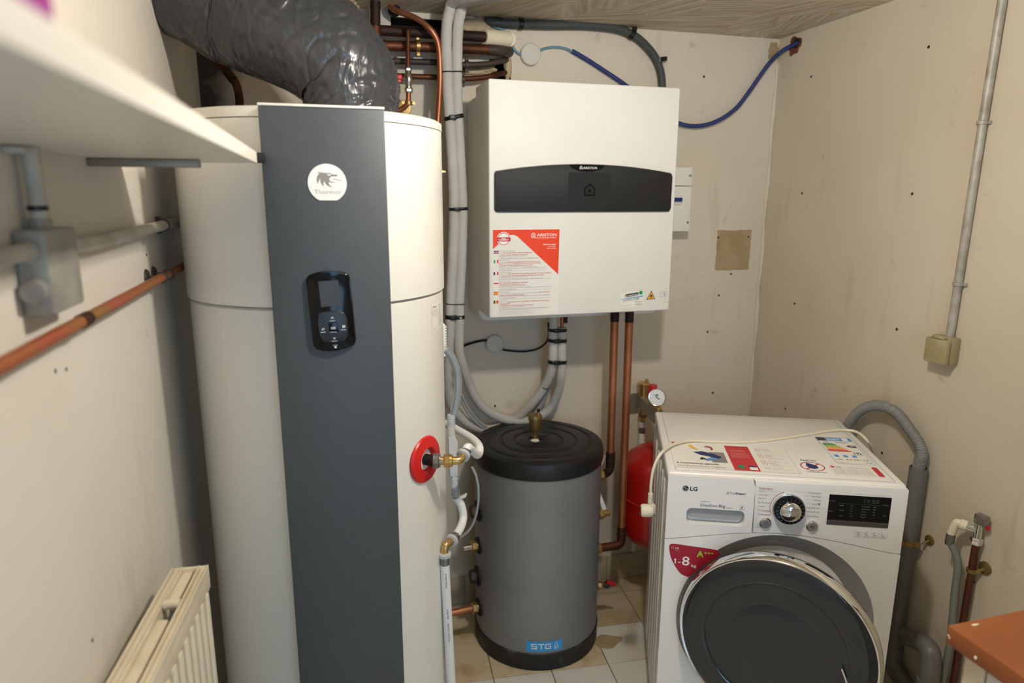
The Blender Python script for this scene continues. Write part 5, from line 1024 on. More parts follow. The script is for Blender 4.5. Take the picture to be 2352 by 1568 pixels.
for s, z, wd, ln in (('Textiles Sport', 0.8185, 0.0330, 0.318), ('Noir Eclat', 0.8090, 0.0235, 0.340), ('D\u00e9licat', 0.7985, 0.0165, 0.349), ('Intensif 60 min.', 0.7765, 0.0330, 0.352), ('Rapide 30 min.', 0.7655, 0.0320, 0.350), ('Ultra Silence', 0.7535, 0.0310, 0.347)):
    fr_text(b, s, 0.3895, z, 0.0046, wd, al='r'); b.rect(ln, z + 0.0022, 0.3895 - wd - 0.003, z + 0.0025, o, XU, ZU, 0.0006)
fr_text(b, 'Laine', 0.3820, 0.7880, 0.0046, 0.013, al='r'); b.rect(0.354, 0.7902, 0.366, 0.7905, o, XU, ZU, 0.0006); b.disc(0.0032, (0.3865, 0.7905), o, XU, ZU, 0.0006, 12)
b.ring2(0.0026, 0.0031, (0.2405, 0.7225), o, XU, ZU, 0.0006, n=20); b.ring2(0.0010, 0.0014, (0.2405, 0.7225), o, XU, ZU, 0.0006, n=14); b.ring2(0.0038, 0.0043, (0.2410, 0.7220), o, XU, ZU, 0.0006, math.radians(-60), math.radians(20), 12); fr_text(b, 'SMART', 0.2350, 0.7155, 0.0017, 0.0095); fr_text(b, 'DIAGNOSIS', 0.2325, 0.7128, 0.0017, 0.0150)
fr_text(b, '\u2217 Appuyez 3 secondes pour afficher les fonctions supplementaires', 0.4690, 0.8235, 0.0017, 0.088)
for k, (s1, s2) in enumerate((('SYSTEME', 'ANTI-VIBRATIONS'), ('LAVAGE', 'INTELLIGENT'), ('NETTOYAGE', 'DE LA CUVE'), ('PESEE', 'ELECTRONIQUE'))):
    x = 0.4815 + k * 0.0200; b.rect(x - 0.0002, 0.7040, x + 0.0001, 0.7205, o, XU, ZU, 0.0006); fr_text(b, s1, x + 0.0095, 0.7072, 0.0021, 0.0150, al='c'); fr_text(b, s2, x + 0.0095, 0.7045, 0.0016, 0.0150, al='c'); b.ring2(0.0031, 0.0044, (x + 0.0095, 0.7155), o, XU, ZU, 0.0006, math.radians(20 + 30 * k), math.radians(330), 20)
b.rect(0.5613, 0.7040, 0.5616, 0.7205, o, XU, ZU, 0.0006); b.build('programme_print', 'print_grey', fa)
for nm, x, z in (('power_button', 0.2570, 0.7280), ('start_button', 0.3745, 0.7285)):
    MB().lathe([(0.0152, 0), (0.0152, 0.003), (0.0138, 0.0042)], (x, 0, z), ky, 40).build(nm + '_ring', 'chrome', fa)
    bt_ = MB().lathe([(0.0128, 0.002), (0.0128, 0.0055), (0.0115, 0.0066), (0, 0.0062)], (x, 0, z), ky, 40).build(nm, 'button_silver', fa); b = MB()
    if nm[0] == 'p': b.ring2(0.0044, 0.0052, (x, z), o, XU, ZU, 0.0070, n=28); b.rect(x - 0.0004, z - 0.0022, x + 0.0004, z + 0.0022, o, XU, ZU, 0.0070)
    else: b.flat([(x - 0.0045, z - 0.0045), (x + 0.0008, z), (x - 0.0045, z + 0.0045)], o, XU, ZU, 0.0070); b.rect(x + 0.0020, z - 0.0045, x + 0.0028, z + 0.0045, o, XU, ZU, 0.0070); b.rect(x + 0.0042, z - 0.0045, x + 0.0050, z + 0.0045, o, XU, ZU, 0.0070)
    b.build(nm + '_symbol', 'print_dark', bt_)
# display
ds = MB().prism(rrect(0.4095, 0.7350, 0.5605, 0.8195, 0.001, 1), o, XU, ZU, 0.0010).build('display', 'black_gloss', fa)
MB().rect(0.4100, 0.7355, 0.5600, 0.7495, o, XU, ZU, 0.0013).build('key_strip', 'panel_strip', ds)
b = MB()
for k in range(1, 6): b.rect(0.4100 + 0.0255 * k - 0.0002, 0.7380, 0.4100 + 0.0255 * k + 0.0002, 0.7470, o, XU, ZU, 0.0016)
for k, s in enumerate(('Programme', 'Lavage', 'Temperature', 'Rincage', 'Essorage', 'Options')): fr_text(b, s, 0.4100 + 0.0255 * k + 0.0125, 0.7410, 0.0026, 0.017, al='c', off=0.0016)
b.build('key_names', 'print_black', ds)
b = MB()
for s, x, z in (('Fin Differe', 0.4110, 0.8010), ('Vapeur', 0.4110, 0.7725), ('Rapide', 0.4370, 0.7900), ('Normal', 0.4370, 0.7765), ('Intensif', 0.4370, 0.7610), ('95\u00b0C', 0.4640, 0.7900), ('60', 0.4640, 0.7830), ('40', 0.4640, 0.7760), ('30', 0.4640, 0.7685), ('Froid', 0.4640, 0.7610), ('Rincage+ACP', 0.4910, 0.7900), ('Normal+ACP', 0.4910, 0.7830), ('Rincage++', 0.4910, 0.7760), ('Rincage+', 0.4910, 0.7685), ('Normal', 0.4910, 0.7610), ('1400', 0.5190, 0.7900), ('1000', 0.5190, 0.7830), ('800', 0.5190, 0.7760), ('400', 0.5190, 0.7685), ('0', 0.5190, 0.7610), ('Prelavage', 0.5420, 0.7975), ('Favori', 0.5440, 0.7680)): fr_text(b, s, x, z, 0.0025, off=0.0014)
b.rect(0.4330, 0.7965, 0.5370, 0.7967, o, XU, ZU, 0.0014); b.build('display_print', 'print_grey', ds)
b = MB(); fr_text(b, '18:88', 0.4950, 0.8010, 0.0115, 0.036, off=0.0013); b.build('digits', 'screen_grey', ds)
# red efficiency sticker on the lower front
fz = lambda px, py: (0.0125 + (px - 185) * 0.000365, 0.6480 - (py - 530) * 0.000378)
pr_ = [(185,560),(190,538),(215,528),(330,536),(520,552),(548,575),(545,600),(450,672),(350,772),(320,776),(280,758),(235,700),(200,630)]
rs_ = MB().prism([(q_.x, q_.y) for q_ in spline([(*fz(*p), 0) for p in (pr_ + pr_[:1])[::-1]], 4)[:-1]], o, XU, ZU, 0.0006).build('energy_sticker', 'print_crimson', wm)
b = MB(); b.flat([fz(238,640), fz(238,648), fz(226,655), fz(226,648)], o, XU, ZU, 0.0011); fr_text(b, 'LG', *fz(230,566), 0.0052, 0.0095, bold=0.02, off=0.001); fr_text(b, "Life's Good", *fz(230,578), 0.0018, off=0.001); fr_text(b, '1-', *fz(232,682), 0.0150, 0.0160, bold=0.01, off=0.001); fr_text(b, '8', *fz(285,690), 0.0265, 0.0200, bold=0.01, off=0.001); fr_text(b, 'kg', *fz(355,700), 0.0085, 0.0130, bold=0.01, off=0.001); b.ring2(0.0032, 0.0037, fz(210,555), o, XU, ZU, 0.001); b.build('white_lettering', 'print_white', rs_)
mat('lime', '9fca3c', 0.4); b = MB(); fr_text(b, 'A', *fz(388,616), 0.0175, 0.0185, bold=0.03, off=0.001)
for k in range(3):
    cx, cz = fz(452 + k * 23, 582); b.rect(cx - 0.0034, cz - 0.0011, cx + 0.0034, cz + 0.0011, o, XU, ZU, 0.001); b.rect(cx - 0.0011, cz - 0.0034, cx + 0.0011, cz + 0.0034, o, XU, ZU, 0.0011)
b.build('class_lettering', 'lime', rs_)
# stickers on the lid
OT = Vector((0, 0, WH))
def tt(b, s, x, y, cap, wd=None, al='l', bold=0.0, off=0.0008): b.text(s, (x, y), cap, OT, XU, YU, off, width=wd, align=al, bold=bold)
fs_ = MB().rect(0.022, 0.050, 0.350, 0.236, OT, XU, YU, 0.0004).build('feature_sticker', 'sticker_white', tp)
MB().rect(0.180, 0.051, 0.2475, 0.234, OT, XU, YU, 0.0007).build('red_field', 'print_red', fs_)
b = MB(); tt(b, '6 mouvements associ\u00e9s.', 0.030, 0.0795, 0.0100, 0.116, bold=0.02); tt(b, 'LG', 0.042, 0.236, 0.006, 0.013, bold=0.02); b.build('black_lettering', 'print_dark', fs_)
b = MB(); tt(b, 'Une performance in\u00e9gal\u00e9e', 0.030, 0.0600, 0.0100, 0.128)
for k in range(6):
    y = 0.205 - k * 0.026; b.ring2(0.0055, 0.0065, (0.270, y), OT, XU, YU, 0.0008, n=16); tt(b, ('Moteur', 'Silence', 'Economie', 'Douceur', 'Efficacite', 'Qualite')[k], 0.284, y + 0.002, 0.0040, 0.026); tt(b, 'un lavage plus efficace et plus doux', 0.284, y - 0.006, 0.0026, 0.050)
stroke(b, [(0.022, 0.050), (0.350, 0.050), (0.350, 0.236)], 0.0006, OT, XU, YU, 0.0006); b.build('grey_lettering', 'print_grey', fs_)
b = MB()
for s, y in (('Efficacite du lavage', 0.217), ('Soin du linge', 0.165), ('Silence', 0.113)): tt(b, s, 0.262, y, 0.0045, 0.040, bold=0.01)
b.ring2(0.0, 0.006, (0.034, 0.239), OT, XU, YU, 0.0006, n=16); b.build('red_lettering', 'print_red', fs_)
b = MB(); tt(b, '6 Motion Direct Drive', 0.188, 0.193, 0.0055, 0.046)
for k in range(4): tt(b, 'Six mouvements inspires du lavage', 0.188, 0.176 - k * 0.010, 0.0032, 0.046 + 0.004 * (k % 2))
b.rect(0.222, 0.058, 0.243, 0.076, OT, XU, YU, 0.0010); b.build('field_lettering', 'print_white', fs_)
MB().rect(0.221, 0.077, 0.243, 0.086, OT, XU, YU, 0.0010).build('test_mark', 'flag_navy', fs_)
MB().flat(rrect(0.193, 0.066, 0.210, 0.088, 0.004), OT, XU, YU, 0.0010).build('eco_mark', 'flag_green', fs_)
b = MB().prism(rrect(0.128, 0.098, 0.170, 0.176, 0.004), OT, XU, YU, 0.0007); b.build('picture_drum', 'button_silver', fs_)
for nm, m_, pts in (('splash', 'flag_navy', [(0.085, 0.170), (0.110, 0.178), (0.140, 0.160), (0.160, 0.140), (0.150, 0.126), (0.125, 0.140), (0.100, 0.150)]), ('splash', 'flag_yellow', [(0.075, 0.222), (0.086, 0.226), (0.092, 0.205), (0.104, 0.186), (0.090, 0.192), (0.080, 0.205)]), ('splash', 'print_crimson', [(0.120, 0.215), (0.138, 0.208), (0.136, 0.186), (0.144, 0.196), (0.142, 0.216), (0.128, 0.222)]), ('splash', 'tape_blue', [(0.108, 0.118), (0.128, 0.130), (0.150, 0.122), (0.128, 0.112), (0.116, 0.106)]), ('splash', 'print_dark', [(0.096, 0.118), (0.102, 0.132), (0.112, 0.126), (0.114, 0.108), (0.108, 0.118), (0.102, 0.112)])):
    b = MB().flat(pts, OT, XU, YU, 0.0011); bmesh.ops.triangulate(b.bm, faces=b.bm.faces); b.build(nm, m_, fs_)
# drop sign
b = MB(); b.ring2(0.0285, 0.0315, (0.395, 0.108), OT, XU, YU, 0.0006, n=48); b.flat([(0.372, 0.088), (0.375, 0.085), (0.418, 0.127), (0.415, 0.130)], OT, XU, YU, 0.0007); b.build('drop_sign', 'print_red', tp)
b = MB().flat([(0.384, 0.132), (0.396, 0.124), (0.408, 0.112), (0.408, 0.098), (0.396, 0.090), (0.384, 0.096), (0.379, 0.112)], OT, XU, YU, 0.0009); tt(b, 'Aqua lock', 0.395, 0.146, 0.012, 0.044, 'c'); tt(b, 'securite anti-debordement', 0.395, 0.066, 0.007, 0.052, 'c'); b.build('drop_print', 'flag_navy', tp)
# energy label
en = MB().rect(0.470, 0.142, 0.569, 0.352, OT, XU, YU, 0.0004).build('energy_label', 'sticker_white', tp)
b = MB(); stroke(b, [(0.470, 0.142), (0.569, 0.142), (0.569, 0.352), (0.470, 0.352), (0.470, 0.142)], 0.0010, OT, XU, YU, 0.0006); b.rect(0.495, 0.322, 0.569, 0.350, OT, XU, YU, 0.0006)
for x in (0.480, 0.504, 0.528): b.flat(rrect(x, 0.190, x + 0.012, 0.208, 0.003), OT, XU, YU, 0.0006)
b.build('blue_print', 'tape_blue', en); MB().rect(0.471, 0.322, 0.495, 0.350, OT, XU, YU, 0.0007).flat([(0.538, 0.280), (0.545, 0.271), (0.565, 0.271), (0.565, 0.289), (0.545, 0.289)], OT, XU, YU, 0.0006).build('dark_print', 'print_dark', en)
for k, c in enumerate(('flag_green', 'dot_green', 'lime', 'sign_yellow', 'flag_yellow', 'sticker_red', 'flag_red')):
    y = 0.292 - k * 0.0095; L_ = 0.030 + k * 0.0052; MB().flat([(0.476, y), (0.476 + L_, y), (0.476 + L_ + 0.004, y + 0.004), (0.476 + L_, y + 0.008), (0.476, y + 0.008)], OT, XU, YU, 0.0006).build('class_bar', c, en)
b = MB(); tt(b, 'LG', 0.484, 0.306, 0.009, 0.012, bold=0.02); tt(b, 'F84902WH', 0.515, 0.305, 0.008, 0.034); tt(b, '192', 0.540, 0.216, 0.015, 0.022, bold=0.02); tt(b, 'kWh/annum', 0.540, 0.208, 0.005, 0.023)
for s, x in (('11000', 0.478), ('8.0', 0.504), ('ABCDEFG', 0.524), ('55 dB', 0.548)): tt(b, s, x, 0.168, 0.008, 0.015)
tt(b, '73 dB', 0.550, 0.150, 0.008, 0.014); tt(b, '2010/1061', 0.476, 0.146, 0.004, 0.016); b.build('dark_lettering', 'print_dark', en)
b = MB(); tt(b, 'ENERG', 0.500, 0.328, 0.014, 0.036, bold=0.02); tt(b, 'A++', 0.548, 0.275, 0.010, 0.013, bold=0.02); b.rect(0.543, 0.324, 0.560, 0.348, OT, XU, YU, 0.0008); b.build('white_lettering', 'print_white', en)
sv = MB().rect(0.437, 0.058, 0.566, 0.125, OT, XU, YU, 0.0004).build('service_sticker', 'sticker_white', tp)
b = MB(); b.flat(rrect(0.550, 0.060, 0.565, 0.124, 0.006), OT, XU, YU, 0.0007); b.disc(0.006, (0.448, 0.114), OT, XU, YU, 0.0006, 18); b.build('red_bar', 'print_red', sv)
b = MB(); tt(b, 'LG', 0.457, 0.109, 0.010, 0.013, bold=0.02); tt(b, 'Customer Information Centre', 0.488, 0.109, 0.006, 0.052)
for c in range(3):
    for k in range(6): tt(b, 'France  01 49 89 89 89', 0.444 + c * 0.034, 0.098 - k * 0.0065, 0.0036, 0.028)
b.build('lettering', 'print_grey', sv)

# ------------------------------------------------------------------ power cord lying over the washing machine
pc = thing('power_cord', 'cream power cord with a plug lying across the washing machine', 'power cord', (1.1585, 1.6436, 0.8570))
cz = 0.8540
MB().tube(spline([(0.8495, 1.6000, 0.7401), (0.8498, 1.6000, 0.7864), (0.8595, 1.6050, 0.8291), (0.8846, 1.6150, 0.8617), (0.9495, 1.6690, 0.8600), (1.0212, 1.6942, 0.8560), (1.0897, 1.6739, 0.8540), (1.1696, 1.6488, 0.8540), (1.2631, 1.6428, 0.8540), (1.3776, 1.6513, 0.8540), (1.4831, 1.6635, 0.8540), (1.5427, 1.6572, 0.8550), (1.5624, 1.6245, 0.8560), (1.5576, 1.5787, 0.8460), (1.6051, 1.6020, 0.8000), (1.6623, 1.6469, 0.7400)], 8), 0.0042, 10).build('cord', 'plastic_ivory', pc)
pb = Vector((0.8495, 1.6000, 0.7401)); b = MB()
for k in range(6): b.lathe([(0.0072, 0), (0.0072, 0.0032)], pb + Vector((0, 0, 0.006 - k * 0.005)), ZU, 14)
b.lathe([(0.0055, 0.012), (0.0055, -0.03)], pb, ZU, 14); b.build('strain_relief', 'plastic_ivory', pc)
b = MB().lathe([(0.0, -0.022), (0.016, -0.021), (0.0185, -0.016), (0.0185, 0.004), (0.015, 0.012), (0.0, 0.014)], pb + Vector((-0.004, 0, -0.042)), (0.93, -0.36, 0.05), 24); b.box(pb + Vector((-0.004, -0.010, -0.052)), pb + Vector((0.014, 0.010, -0.022)), 0.004); b.build('plug', 'plastic_ivory', pc)
pd = Vector((-0.93, 0.36, -0.05)).normalized()
for s in (-1, 1): q = pb + Vector((-0.004, 0, -0.042)) + pd * 0.02 + Vector((0.0, 0.0, s * 0.0095)); MB().tube([q, q + pd * 0.007], 0.0024, 10).build('pin', 'iron_dark', pc)

# ================================================================== RIGHT WALL
cd_ = thing('wall_conduit', 'pale upright conduit on the right wall feeding the olive socket', 'conduit', (XR - 0.012, 1.455, 1.19))
MB().tube([(XR - 0.0125, 1.440, ZC), (XR - 0.0125, 1.447, 1.7), (XR - 0.0125, 1.452, 1.185)], 0.0110, 16).build('tube', 'conduit_iron', cd_)
for z in (1.761, 1.337): MB().lathe([(0.0112, -0.005), (0.0140, -0.004), (0.0140, 0.004), (0.0112, 0.005)], (XR - 0.0125, 1.4495 - (z - 1.45) * 0.008, z), ZU, 18).box((XR - 0.008, 1.430, z - 0.004), (XR - 0.0005, 1.470, z + 0.004), 0.001).build('saddle_clip', 'conduit_iron', cd_)
so = thing('wall_socket', 'scuffed olive socket box at the foot of the wall conduit', 'socket', (XR, 1.455, 1.11))
MB().box((XR - 0.034, 1.424, 1.112), (XR - 0.0005, 1.494, 1.190), 0.006).build('box', 'socket_olive', so)
MB().box((XR - 0.051, 1.422, 1.113), (XR - 0.035, 1.496, 1.184), 0.006).build('flap', 'socket_olive', so)
MB().box((XR - 0.049, 1.440, 1.184), (XR - 0.033, 1.478, 1.192), 0.002).build('hinge', 'socket_olive', so)
# standpipe and hose
PV = Vector((1.652, 1.474, 0)); PT_ = 0.792
st = thing('standpipe', 'grey plastic waste standpipe clamped to the right wall', 'pipe', (PV.x, PV.y, 0.12))
b = MB().lathe([(0.0245, 0.16), (0.0245, PT_), (0.0215, PT_), (0.0215, PT_ - 0.10)], PV, ZU, 32, caps=False); b.build('pipe', 'pvc_grey', st)
b = MB().lathe([(0.0248, -0.009), (0.0275, -0.008), (0.0275, 0.008), (0.0248, 0.009)], PV + Vector((0, 0, 0.555)), ZU, 28); b.lathe([(0.016, 0), (0.015, 0.004), (0.005, 0.006)], (XR, 1.432, 0.575), (-1, 0, 0), 20); b.tube([(XR - 0.004, 1.432, 0.575), (XR - 0.018, 1.440, 0.560)], 0.004, 8); b.box((XR - 0.040, 1.438, 0.548), (XR - 0.022, 1.452, 0.562), 0.002); b.build('pipe_clamp', 'brass_matt', st)
b = MB().tube(bend([PV + Vector((0, 0, 0.20)), PV + Vector((0, 0, 0.13)), PV + Vector((-0.01, -0.09, 0.10))], 0.05, 10), 0.027, 24); b.build('lower_bend', 'pvc_grey', st)
eb = thing('waste_elbow', 'dark grey waste elbow near the floor by the washing machine', 'pipe', (1.60, 1.30, 0.0))
e_a, e_b, e_c = Vector((1.632, 1.375, 0.285)), Vector((1.605, 1.315, 0.305)), Vector((1.598, 1.298, 0.20))
MB().tube(spline([e_a + Vector((0.01, 0.05, -0.02)), e_a, e_b, Vector((1.597, 1.298, 0.265)), e_c], 8), 0.0270, 24).build('elbow', 'pvc_grey', eb)
MB().lathe([(0.0275, 0.225), (0.0305, 0.223), (0.0305, 0.160)], (1.598, 1.298, 0), ZU, 28).build('collar', 'pvc_grey', eb)
MB().lathe([(0.027, 0.165), (0.027, 0.0)], (1.598, 1.298, 0), ZU, 24).build('waste_pipe', 'pvc_grey', eb)
hs = thing('waste_hose', 'grey ribbed waste hose arching from washing machine to standpipe', 'hose', (1.6350, 1.6269, 0.9383))
corrug([(1.6200, 1.7919, 0.6867), (1.6250, 1.7523, 0.7945), (1.6300, 1.7309, 0.8500), (1.6350, 1.6933, 0.9032), (1.6370, 1.6320, 0.9352), (1.6400, 1.5722, 0.9341), (1.6450, 1.5236, 0.9015), (PV.x - 0.001, PV.y, 0.850), (PV.x, PV.y, PT_ + 0.005), (PV.x, PV.y, PT_ - 0.08)], 0.0168, 0.0052, 0.0018, 20).build('tube', 'hose_grey', hs, smooth=50)
# tap, brown pipe, grey supply hose
tpp = thing('stop_tap', 'chrome washing machine tap on a brown painted pipe', 'tap', (XR - 0.03, 1.275, 0.66))
bp = [(XR - 0.022, 1.276, 0.655), (XR - 0.022, 1.276, 0.42), (XR - 0.022, 1.274, 0.10)]
MB().tube(bp, 0.0092, 16).build('supply_pipe', 'brown_paint', tpp)
q = Vector((XR - 0.022, 1.276, 0.655)); b = MB(); nut(b, q + Vector((0, 0, -0.006)), ZU, 0.0150, 0.020); b.lathe([(0.011, 0.012), (0.011, 0.055), (0.008, 0.058)], q, ZU, 20); b.tube([q + Vector((0, 0, 0.035)), q + Vector((-0.020, 0.022, 0.040))], 0.0095, 16); b.build('body', 'chrome', tpp)
MB().box(q + Vector((-0.012, -0.022, 0.056)), q + Vector((0.010, 0.010, 0.083)), 0.004).build('handle', 'steel', tpp)
MB().box(q + Vector((0.004, -0.024, 0.045)), q + Vector((0.012, -0.016, 0.056)), 0.001).build('red_mark', 'red_handle', tpp)
h0 = q + Vector((-0.018, 0.020, 0.040)); h1_ = h0 + Vector((-0.014, 0.020, 0.004)); h2_ = h1_ + Vector((-0.004, 0.006, -0.040))
MB().lathe([(0.0145, 0), (0.0145, 0.014), (0.0125, 0.016)], h0, h1_ - h0, 12).tube(bend([h0 + (h1_ - h0) * 0.4, h1_, h2_], 0.016), 0.0105, 16).build('hose_elbow', 'plastic_ivory', tpp)
MB().lathe([(0.0112, -0.030), (0.0118, -0.028), (0.0118, 0.0), (0.0112, 0.002)], h2_, ZU, 18).build('hose_ferrule', 'steel', tpp)
MB().lathe([(0.0100, -0.006), (0.0130, -0.005), (0.0130, 0.005), (0.0100, 0.006)], q + Vector((0, 0, -0.085)), ZU, 18).lathe([(0.019, 0), (0.018, 0.004), (0.005, 0.007)], (XR, q.y - 0.020, q.z - 0.070), (-1, 0, 0), 22).tube([(XR - 0.004, q.y - 0.020, q.z - 0.072), q + Vector((0.002, -0.011, -0.085))], 0.0045, 8).build('pipe_clamp', 'brass_matt', tpp)
sh = thing('supply_hose', 'plain grey green supply hose hanging from the tap', 'hose', h2_)
MB().tube(spline([h2_ + Vector((0, 0, -0.02)), (1.6380, 1.2986, 0.5867), (1.6370, 1.2927, 0.4968), (1.6360, 1.2855, 0.4063), (1.6340, 1.2806, 0.3271), (1.6400, 1.2893, 0.2418), (1.6500, 1.2946, 0.1268), (1.6600, 1.2961, 0.0040)], 8), 0.0098, 16).build('tube', 'hose_green', sh)
# counter and cabinet
kx, ky_ = 0.960, 0.762; ct = thing('counter', 'worn orange brown worktop corner with chipped edge', 'worktop', (kx, ky_, 0.845))
MB().box((kx, -1.20, 0.846), (XR - 0.001, ky_, 0.880), 0.004, 2).build('top', 'counter_orange', ct)  # unseen run behind the camera added in length to block low window light
MB().ring2(0.150, 0.168, (kx + 0.31, 0.56), (0, 0, 0.880), XU, YU, 0.0004, n=48).build('ring_stain', 'counter_stain', ct)
for k, (x, y, s) in enumerate(((kx + 0.001, ky_ - 0.006, 0.0035), (kx - 0.0005, ky_ - 0.055, 0.0022))): lump('chip', 'plastic_ivory', (x, y, 0.862 - 0.004 * k), (0.0016, s, s * 1.2), ct, 3 + k, 0.6)
lump('paint_spatter', 'plastic_ivory', (kx + 0.045, ky_ - 0.012, 0.880), (0.008, 0.002, 0.0004), ct, 9, 0.6)
cb = thing('base_cabinet', 'white kitchen base cabinet under the orange worktop', 'cabinet', (kx + 0.02, ky_ - 0.02, 0.0))
MB().box((kx + 0.045, -1.19, 0.10), (XR - 0.002, ky_ - 0.030, 0.845), 0.002).build('carcass', 'cabinet_white', cb)  # unseen stretch follows the worktop, added to keep the low right corner dark
MB().box((kx + 0.020, 0.10, 0.12), (kx + 0.043, ky_ - 0.062, 0.838), 0.002).build('door', 'cabinet_white', cb); MB().box((kx + 0.020, -0.56, 0.12), (kx + 0.043, 0.096, 0.838), 0.002).build('door', 'cabinet_white', cb); MB().box((kx + 0.020, -1.19, 0.12), (kx + 0.043, -0.564, 0.838), 0.002).build('door', 'cabinet_white', cb)
MB().box((kx + 0.020, ky_ - 0.058, 0.10), (kx + 0.044, ky_ - 0.024, 0.838), 0.001).build('corner_post', 'cabinet_cream', cb)
MB().box((kx + 0.010, ky_ - 0.090, 0.640), (kx + 0.046, ky_ - 0.010, 0.700), 0.002).build('cross_rail', 'cabinet_cream', cb)
MB().box((kx + 0.07, -1.18, 0.0), (XR - 0.01, ky_ - 0.05, 0.10)).build('plinth', 'cabinet_white', cb)

# ================================================================== LEFT WALL
SZ0, SZ1, SXF = 1.627, 1.6465, -0.1085
sf = thing('wall_shelf', 'long white wall shelf running along the left wall', 'shelf', (XL, 0.5, SZ0))
MB().prism([(XL + 0.0005, -0.6), (SXF, -0.6), (SXF, 1.306), (XL + 0.0005, 1.375)], (0, 0, SZ0), XU, YU, SZ1 - SZ0, 0.001).build('board', 'shelf_white', sf)
MB().box((SXF - 0.020, 1.312, SZ0 + 0.001), (-0.0965, 1.335, SZ1 - 0.001), 0.002).build('end_pad', 'black_rubber', sf)
mb_ = MB().box((XL + 0.001, 1.195, SZ0 - 0.013), (-0.186, 1.212, SZ0 - 0.0005), 0.002); mb_.build('bracket', 'galvanised', sf)
mb_ = MB().box((XL + 0.001, 0.40, SZ0 - 0.013), (-0.186, 0.417, SZ0 - 0.0005), 0.002); mb_.box((XL + 0.0005, 0.40, SZ0 - 0.14), (XL + 0.004, 0.417, SZ0 - 0.001), 0.001); mb_.build('bracket', 'steel', sf)
mg = MB().box((-0.30, 0.16, SZ1), (-0.135, 0.447, SZ1 + 0.12), 0.003).build('storage_box', 'magenta_box', origin=(-0.22, 0.3, SZ1)); tag(mg, 'blurred magenta box standing on the white shelf', 'box')
jb = thing('switch_box', 'old grey metal junction box with round knobs on left wall', 'junction box', (XL, 0.945, 1.43))
MB().box((XL + 0.0005, 0.896, 1.432), (-0.310, 1.000, 1.532), 0.005).build('box', 'old_box', jb)
for z, r in ((1.508, 0.0125), (1.462, 0.0135)): MB().lathe([(r + 0.002, 0), (r + 0.002, 0.003), (r, 0.004), (r, 0.012), (r * 0.7, 0.013)], (XL + 0.0175, 0.897, z), (0, -1, 0), 20).build('gland', 'old_box', jb)
MB().lathe([(0.0135, 0), (0.0135, 0.012), (0.0115, 0.014)], (-0.329, 1.000, 1.508), (0, 1, 0), 18).build('gland', 'old_box', jb)
MB().lathe([(0.0125, 0), (0.0125, 0.010), (0.011, 0.012)], (-0.328, 0.938, 1.532), ZU, 18).build('gland', 'old_box', jb)
c1_ = thing('metal_conduit', 'curved pale conduit from the metal box toward the water heater', 'conduit', (-0.328, 1.2, 1.51))
MB().tube(spline([(-0.329, 1.005, 1.508), (-0.329, 1.10, 1.503), (-0.329, 1.25, 1.503), (-0.330, 1.45, 1.506), (-0.331, 1.70, 1.508), (-0.331, 2.1, 1.508)], 6), 0.0110, 14).build('tube', 'conduit_old', c1_)
for y in (1.60, 1.95): MB().lathe([(0.0112, -0.005), (0.0135, -0.004), (0.0135, 0.004), (0.0112, 0.005)], (-0.331, y, 1.5075), YU, 16).box((-0.345, y - 0.005, 1.490), (-0.336, y + 0.005, 1.526), 0.001).build('saddle_clip', 'iron_dark', c1_)
c2_ = thing('metal_conduit', 'upright pale conduit with a black clip above the metal box', 'conduit', (-0.328, 0.94, 1.58))
MB().tube([(-0.328, 0.938, 1.54), (-0.328, 0.939, SZ0 - 0.001)], 0.0098, 14).build('tube', 'conduit_old', c2_)
MB().lathe([(0.0100, -0.003), (0.0112, -0.002), (0.0112, 0.002), (0.0100, 0.003)], (-0.328, 0.938, 1.556), ZU, 16).build('clip', 'tie_black', c2_)
MB().box((XL + 0.0005, 0.905, SZ0 - 0.010), (-0.322, 0.955, SZ0 - 0.0015), 0.003).build('top_elbow', 'conduit_old', c2_)
c3_ = thing('metal_conduit', 'pale conduit entering the metal box from the camera side', 'conduit', (-0.328, 0.7, 1.508))
MB().tube([(-0.3275, 0.886, 1.508), (-0.3275, 0.4, 1.512), (-0.3275, -0.4, 1.512)], 0.0098, 14).build('tube', 'conduit_old', c3_)
cp_ = thing('copper_pipe', 'weathered copper pipe running along the left wall below the box', 'pipe', (-0.317, 1.1, 1.408))
MB().tube([(-0.317, -0.4, 1.404), (-0.317, 0.75, 1.406), (-0.317, 1.55, 1.411), (-0.317, 2.1, 1.413)], 0.0085, 16).build('tube', 'copper_painted', cp_)
MB().tube([(-0.317, 0.992, 1.4075), (-0.317, 1.022, 1.4077)], 0.0098, 16).build('coupling', 'copper_old', cp_)
for y in (1.47, 1.53): MB().lathe([(0.0088, -0.006), (0.0115, -0.005), (0.0115, 0.005), (0.0088, 0.006)], (-0.317, y, 1.4105), YU, 16).tube([(-0.325, y, 1.4105), (XL, y, 1.4105)], 0.005, 10).lathe([(0.018, 0), (0.016, 0.004), (0.006, 0.006)], (XL, y, 1.4105), XU, 18).build('pipe_clamp', 'iron_dark', cp_)
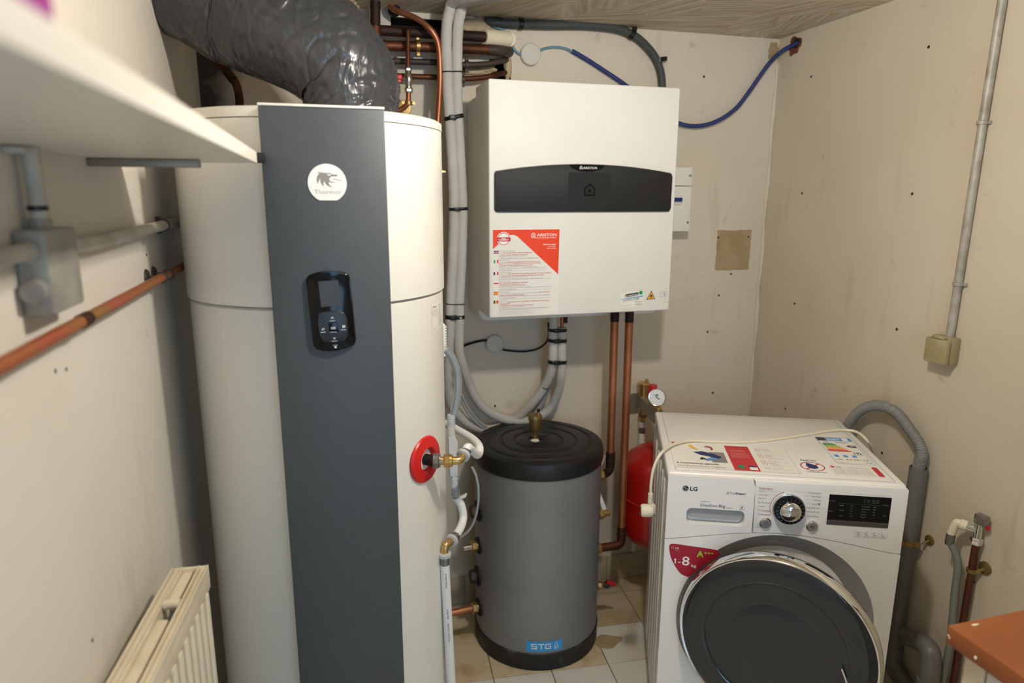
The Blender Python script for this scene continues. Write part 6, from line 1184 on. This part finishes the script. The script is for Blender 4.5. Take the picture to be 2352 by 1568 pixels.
for p in ((-0.3450, 0.9667, 1.3491), (-0.3450, 1.0032, 1.3422), (-0.3450, 1.4907, 1.4544), (-0.3450, 0.9589, 0.9610)): plug(p, (1, 0, 0), 0.0035, wall_left)
# radiator, standing a touch askew to the wall
RL = 1.05; rd = thing('radiator', 'cream steel panel radiator with rusty open top grille', 'radiator', (-0.272, 1.245, 0.0), math.radians(-5.0), local=True)
# local: x across (wall at -x), y = 0 at far end, running toward -y
RT, RB = 0.902, 0.30
def panel(x0, x1, name):
    b = MB(); y = -0.012
    b.box((x0, -RL, RT - 0.052), (x1, 0, RT - 0.006), 0.004); b.box((x0, -RL, RB), (x1, 0, RB + 0.05), 0.004); b.box((x0 + 0.003, -RL + 0.01, RB + 0.04), (x1 - 0.003, -0.004, RT - 0.04))
    return b.build(name, 'radiator_cream', rd)
panel(-0.030, -0.014, 'back_panel'); panel(0.016, 0.030, 'front_panel')
y = -0.016
rib0 = None
while y > -RL + 0.03:
    if rib0 is None: rib0 = MB().box((0.026, y - 0.020, RB + 0.04), (0.033, y - 0.004, RT - 0.045), 0.003).build('rib', 'radiator_cream', rd)
    else: share(rib0, 'rib', (0, y + 0.016, 0), rd)
    y -= 0.033
for x in (-0.031, -0.015, 0.015, 0.030): MB().box((x - 0.0012, -RL, RT - 0.012), (x + 0.0012, -0.002, RT), 0.0006).build('weld_seam', 'radiator_cream', rd)
MB().box((-0.014, -RL, RT - 0.040), (0.004, -0.15, RT - 0.010), 0.002).build('convector', 'radiator_cream', rd)
MB().box((-0.014, -0.09, RT - 0.034), (0.004, -0.004, RT - 0.010), 0.002).box((-0.030, -0.004, RT - 0.05), (0.030, 0.004, RT - 0.004), 0.002).build('end_plate', 'radiator_cream', rd)
MB().tube(spline([(-0.012, -0.115, RT - 0.006), (-0.002, -0.115, RT - 0.004), (0.012, -0.115, RT - 0.006)], 4), 0.0085, 12).build('hanger', 'radiator_cream', rd)
for y in (-0.3, -0.8): MB().box((-0.078, y - 0.015, 0.45), (-0.029, y + 0.015, 0.50), 0.002).build('wall_bracket', 'radiator_cream', rd)
